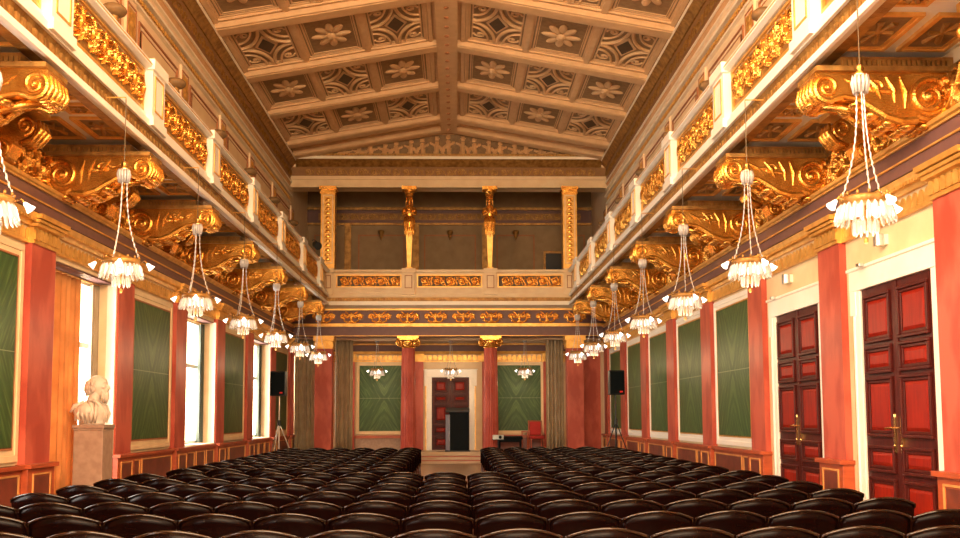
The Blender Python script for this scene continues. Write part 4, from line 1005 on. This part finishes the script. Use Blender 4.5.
m = MB().lathe([(.05, 0), (.05, .04), (.035, .04)], seg=16); m.xf(Matrix.Translation((.06, -.14, .87)) @ Matrix.Rotation(PI/2, 4, 'X')); m.build('lens', BLACKG, t)
MB().box(-.19, .19, -.16, .16, .78, .80).build('stand_top', BLACK, t); MB().tube([(0, 0, .03), (0, 0, .78)], .02).build('stand_pole', BLACK, t); MB().lathe([(.2, 0), (.2, .02), (.03, .04)], seg=16).build('stand_base', BLACK, t)
# red upholstered stage chair
t = thing('armchair', 'red upholstered wooden chair standing on the stage below the green panel', 'chair', (2.92, 33.0, .36), .1)
MB().box(-.20, .20, -.06, .0, .52, .98).xf(Matrix.Translation((0, .24, 0))).build('backrest', REDF, t, bevel=.03)
MB().box(-.23, .23, -.25, .20, .40, .50).build('seat', REDF, t, bevel=.03)
MB().tube([(-.23, .20, .45), (-.23, .24, 1.0), (.23, .24, 1.0), (.23, .20, .45)], .018, 8).build('back_frame', DADO, t)
for a in (-1, 1):
    for b in (-1, 1): MB().tube([(a*.21, b*.2, .42), (a*.22, b*.22, 0)], [.022, .016], 8).build('leg', DADO, t)
t = thing('side_table', 'small dark wooden side table on the stage beside the red chair', 'table', (2.565, 33.5, .36))
MB().box(-.12, .12, -.12, .12, .62, .66).build('table_top', DADO, t, bevel=.006)
for a in (-1, 1):
    for b in (-1, 1): MB().tube([(a*.095, b*.095, .62), (a*.095, b*.095, 0)], .012, 8).build('leg', DADO, t)
# --- wall devices over the right doors, balcony spotlight
for i, (y, lb) in enumerate(((11.1, 'nearest the photo edge'), (14.3, 'next to the green panels'))):
    t = thing('wall_speaker', 'small silver cylindrical wall speaker above the red door '+lb, 'speaker', (5.2, y, 3.53), 0, 'silver wall speakers')
    MB().lathe([(.055, -.07), (.065, -.065), (.065, .065), (.055, .07)], (-.07, 0, 0), 16).build('housing', STEEL, t, smooth=False)
    MB().box(-.04, 0, -.09, .09, -.06, .06).build('mount', CREAML, t)
for i, (y, lb) in enumerate(((11.55, 'nearest the photo edge'), (14.8, 'next to the green panels'))):
    tag(MB().box(-.03, .03, -.05, .05, 0, .04).build('door_sensor', STEEL, loc=(5.08, y, 3.29), bevel=.006), 'tiny metal sensor lying on the door casing '+lb, 'sensor', 'door sensors')
t = thing('stage_spotlight', 'small black stage spotlight clamped to the window-side balcony rail', 'spotlight', (-3.70, 26.3, 6.30))
m = MB().lathe([(.05, -.12), (.09, -.10), (.10, .10), (.11, .12)], seg=14); m.xf(Matrix.Translation((.12, .05, -.12)) @ Matrix.Rotation(2.0, 4, 'X') @ Matrix.Rotation(.5, 4, 'Y')); m.build('housing', BLACK, t, smooth=False)
MB().tube([(0, 0, 0), (.06, 0, .02), (.12, .0, -.02), (.12, .03, -.1)], .012, 6).build('clamp', BLACK, t)

# --- audience chairs (origin on the floor below the top of the backrest; facing +y)
def chair_meshes():
    hw = .249; N = 16; M_ = {}
    def bow(u): return .055*(u/hw)**2           # ends forward
    def crest(u): return .825-.055*(abs(u)/hw)**2.0
    # bent back panel
    vs = []; fs = []; zn = 5
    for side in (0, 1):
        for j in range(zn+1):
            for i in range(N+1):
                u = -hw+2*hw*i/N; zt = crest(u)-.002; z = .47+(zt-.47)*j/zn; lean = -.07*(z-.47)/.35
                vs.append((u, bow(u)+lean+.07+(0 if side == 0 else .014), z))
    K = N+1
    for side in (0, 1):
        o = side*(zn+1)*K
        for j in range(zn):
            for i in range(N):
                q = (o+j*K+i, o+j*K+i+1, o+(j+1)*K+i+1, o+(j+1)*K+i); fs.append(q if side == 0 else q[::-1])
    O = (zn+1)*K
    for i in range(N): fs.append((i+1, i, O+i, O+i+1)); a = zn*K; fs.append((a+i, a+i+1, O+a+i+1, O+a+i))
    for j in range(zn): fs.append((j*K, (j+1)*K, O+(j+1)*K, O+j*K)); fs.append(((j+1)*K+N, j*K+N, O+j*K+N, O+(j+1)*K+N))
    M_['backrest'] = MB().add(vs, fs).build('backrest', CHAIRB, me_only=True, smooth=True)
    pts = [(-hw-.002, bow(hw)+.012, crest(hw)-.03)]
    for i in range(17):
        u = -hw+2*hw*i/16; pts.append((u, bow(u)+.006, crest(u)))
    pts.append((hw+.002, bow(hw)+.012, crest(hw)-.03))
    M_['crest_rail'] = MB().tube(pts, [.007]+[.0095]*17+[.007], 8).build('crest_rail', CHAIR, me_only=True, smooth=True)
    M_['seat'] = MB().prism([(-.20, .10), (.20, .10), (.225, .46), (.18, .50), (-.18, .50), (-.225, .46)], .425, .465, 'z').build('seat', SEAT, me_only=True)
    M_['seat_rail'] = MB().prism([(-.205, .09), (.205, .09), (.23, .47), (-.23, .47)], .38, .425, 'z').build('seat_rail', CHAIR, me_only=True)
    for s in (-1, 1):
        M_['leg_r%d' % s] = MB().tube([(s*(hw-.03), .075, .74), (s*(hw-.03), .105, .62), (s*(hw-.03), .135, .45), (s*(hw-.025), .10, .2), (s*(hw-.01), .05, 0)], [.009, .012, .016, .015, .012], 8).build('leg', LEGW, me_only=True, smooth=True)
        M_['leg_f%d' % s] = MB().tube([(s*.20, .45, .42), (s*.205, .46, 0)], [.018, .013], 8).build('leg', LEGW, me_only=True, smooth=True)
    return M_
CM = chair_meshes()
cp = thing('audience_chair', '', 'chair')
for k, me in CM.items(): inst('leg' if k.startswith('leg') else k, me, cp)
used = False
def place_chair(x, y, label, group):
    global used
    o = cp if not used else copy_tree(cp); used = True
    o.location = (x+random.uniform(-.001, .001), y+random.uniform(-.010, .010), 0); o.rotation_euler = (0, 0, random.uniform(-.006, .006)); o['label'] = label; o['group'] = group
for j in range(7):
    y = 5.93+1.025*j
    for i in range(15):
        d = i-7; x = .07+.524*d
        row = 'backmost row' if j == 0 else '%s row from the back' % ORD[j+1]
        pos = 'the middle chair of the row' if d == 0 else ('%s from the middle toward the %s' % (ORD[abs(d)], 'doors' if d > 0 else 'windows'))
        place_chair(x, y, 'dark lacquered chair, %s, %s' % (row, pos), 'chairs in the unbroken rear rows')
for j in range(10):
    y = 13.2+.96*j
    for s in (-1, 1):
        for i in range(6):
            x = (-.56-.26-.52*i) if s < 0 else (.74+.26+.53*i)
            place_chair(x, y, 'dark lacquered chair in the %s-side block, %s row from the stage, %s from the aisle' % ('window' if s < 0 else 'door', ORD[10-j], ORD[i+1]), 'chairs in the blocks beside the aisle')
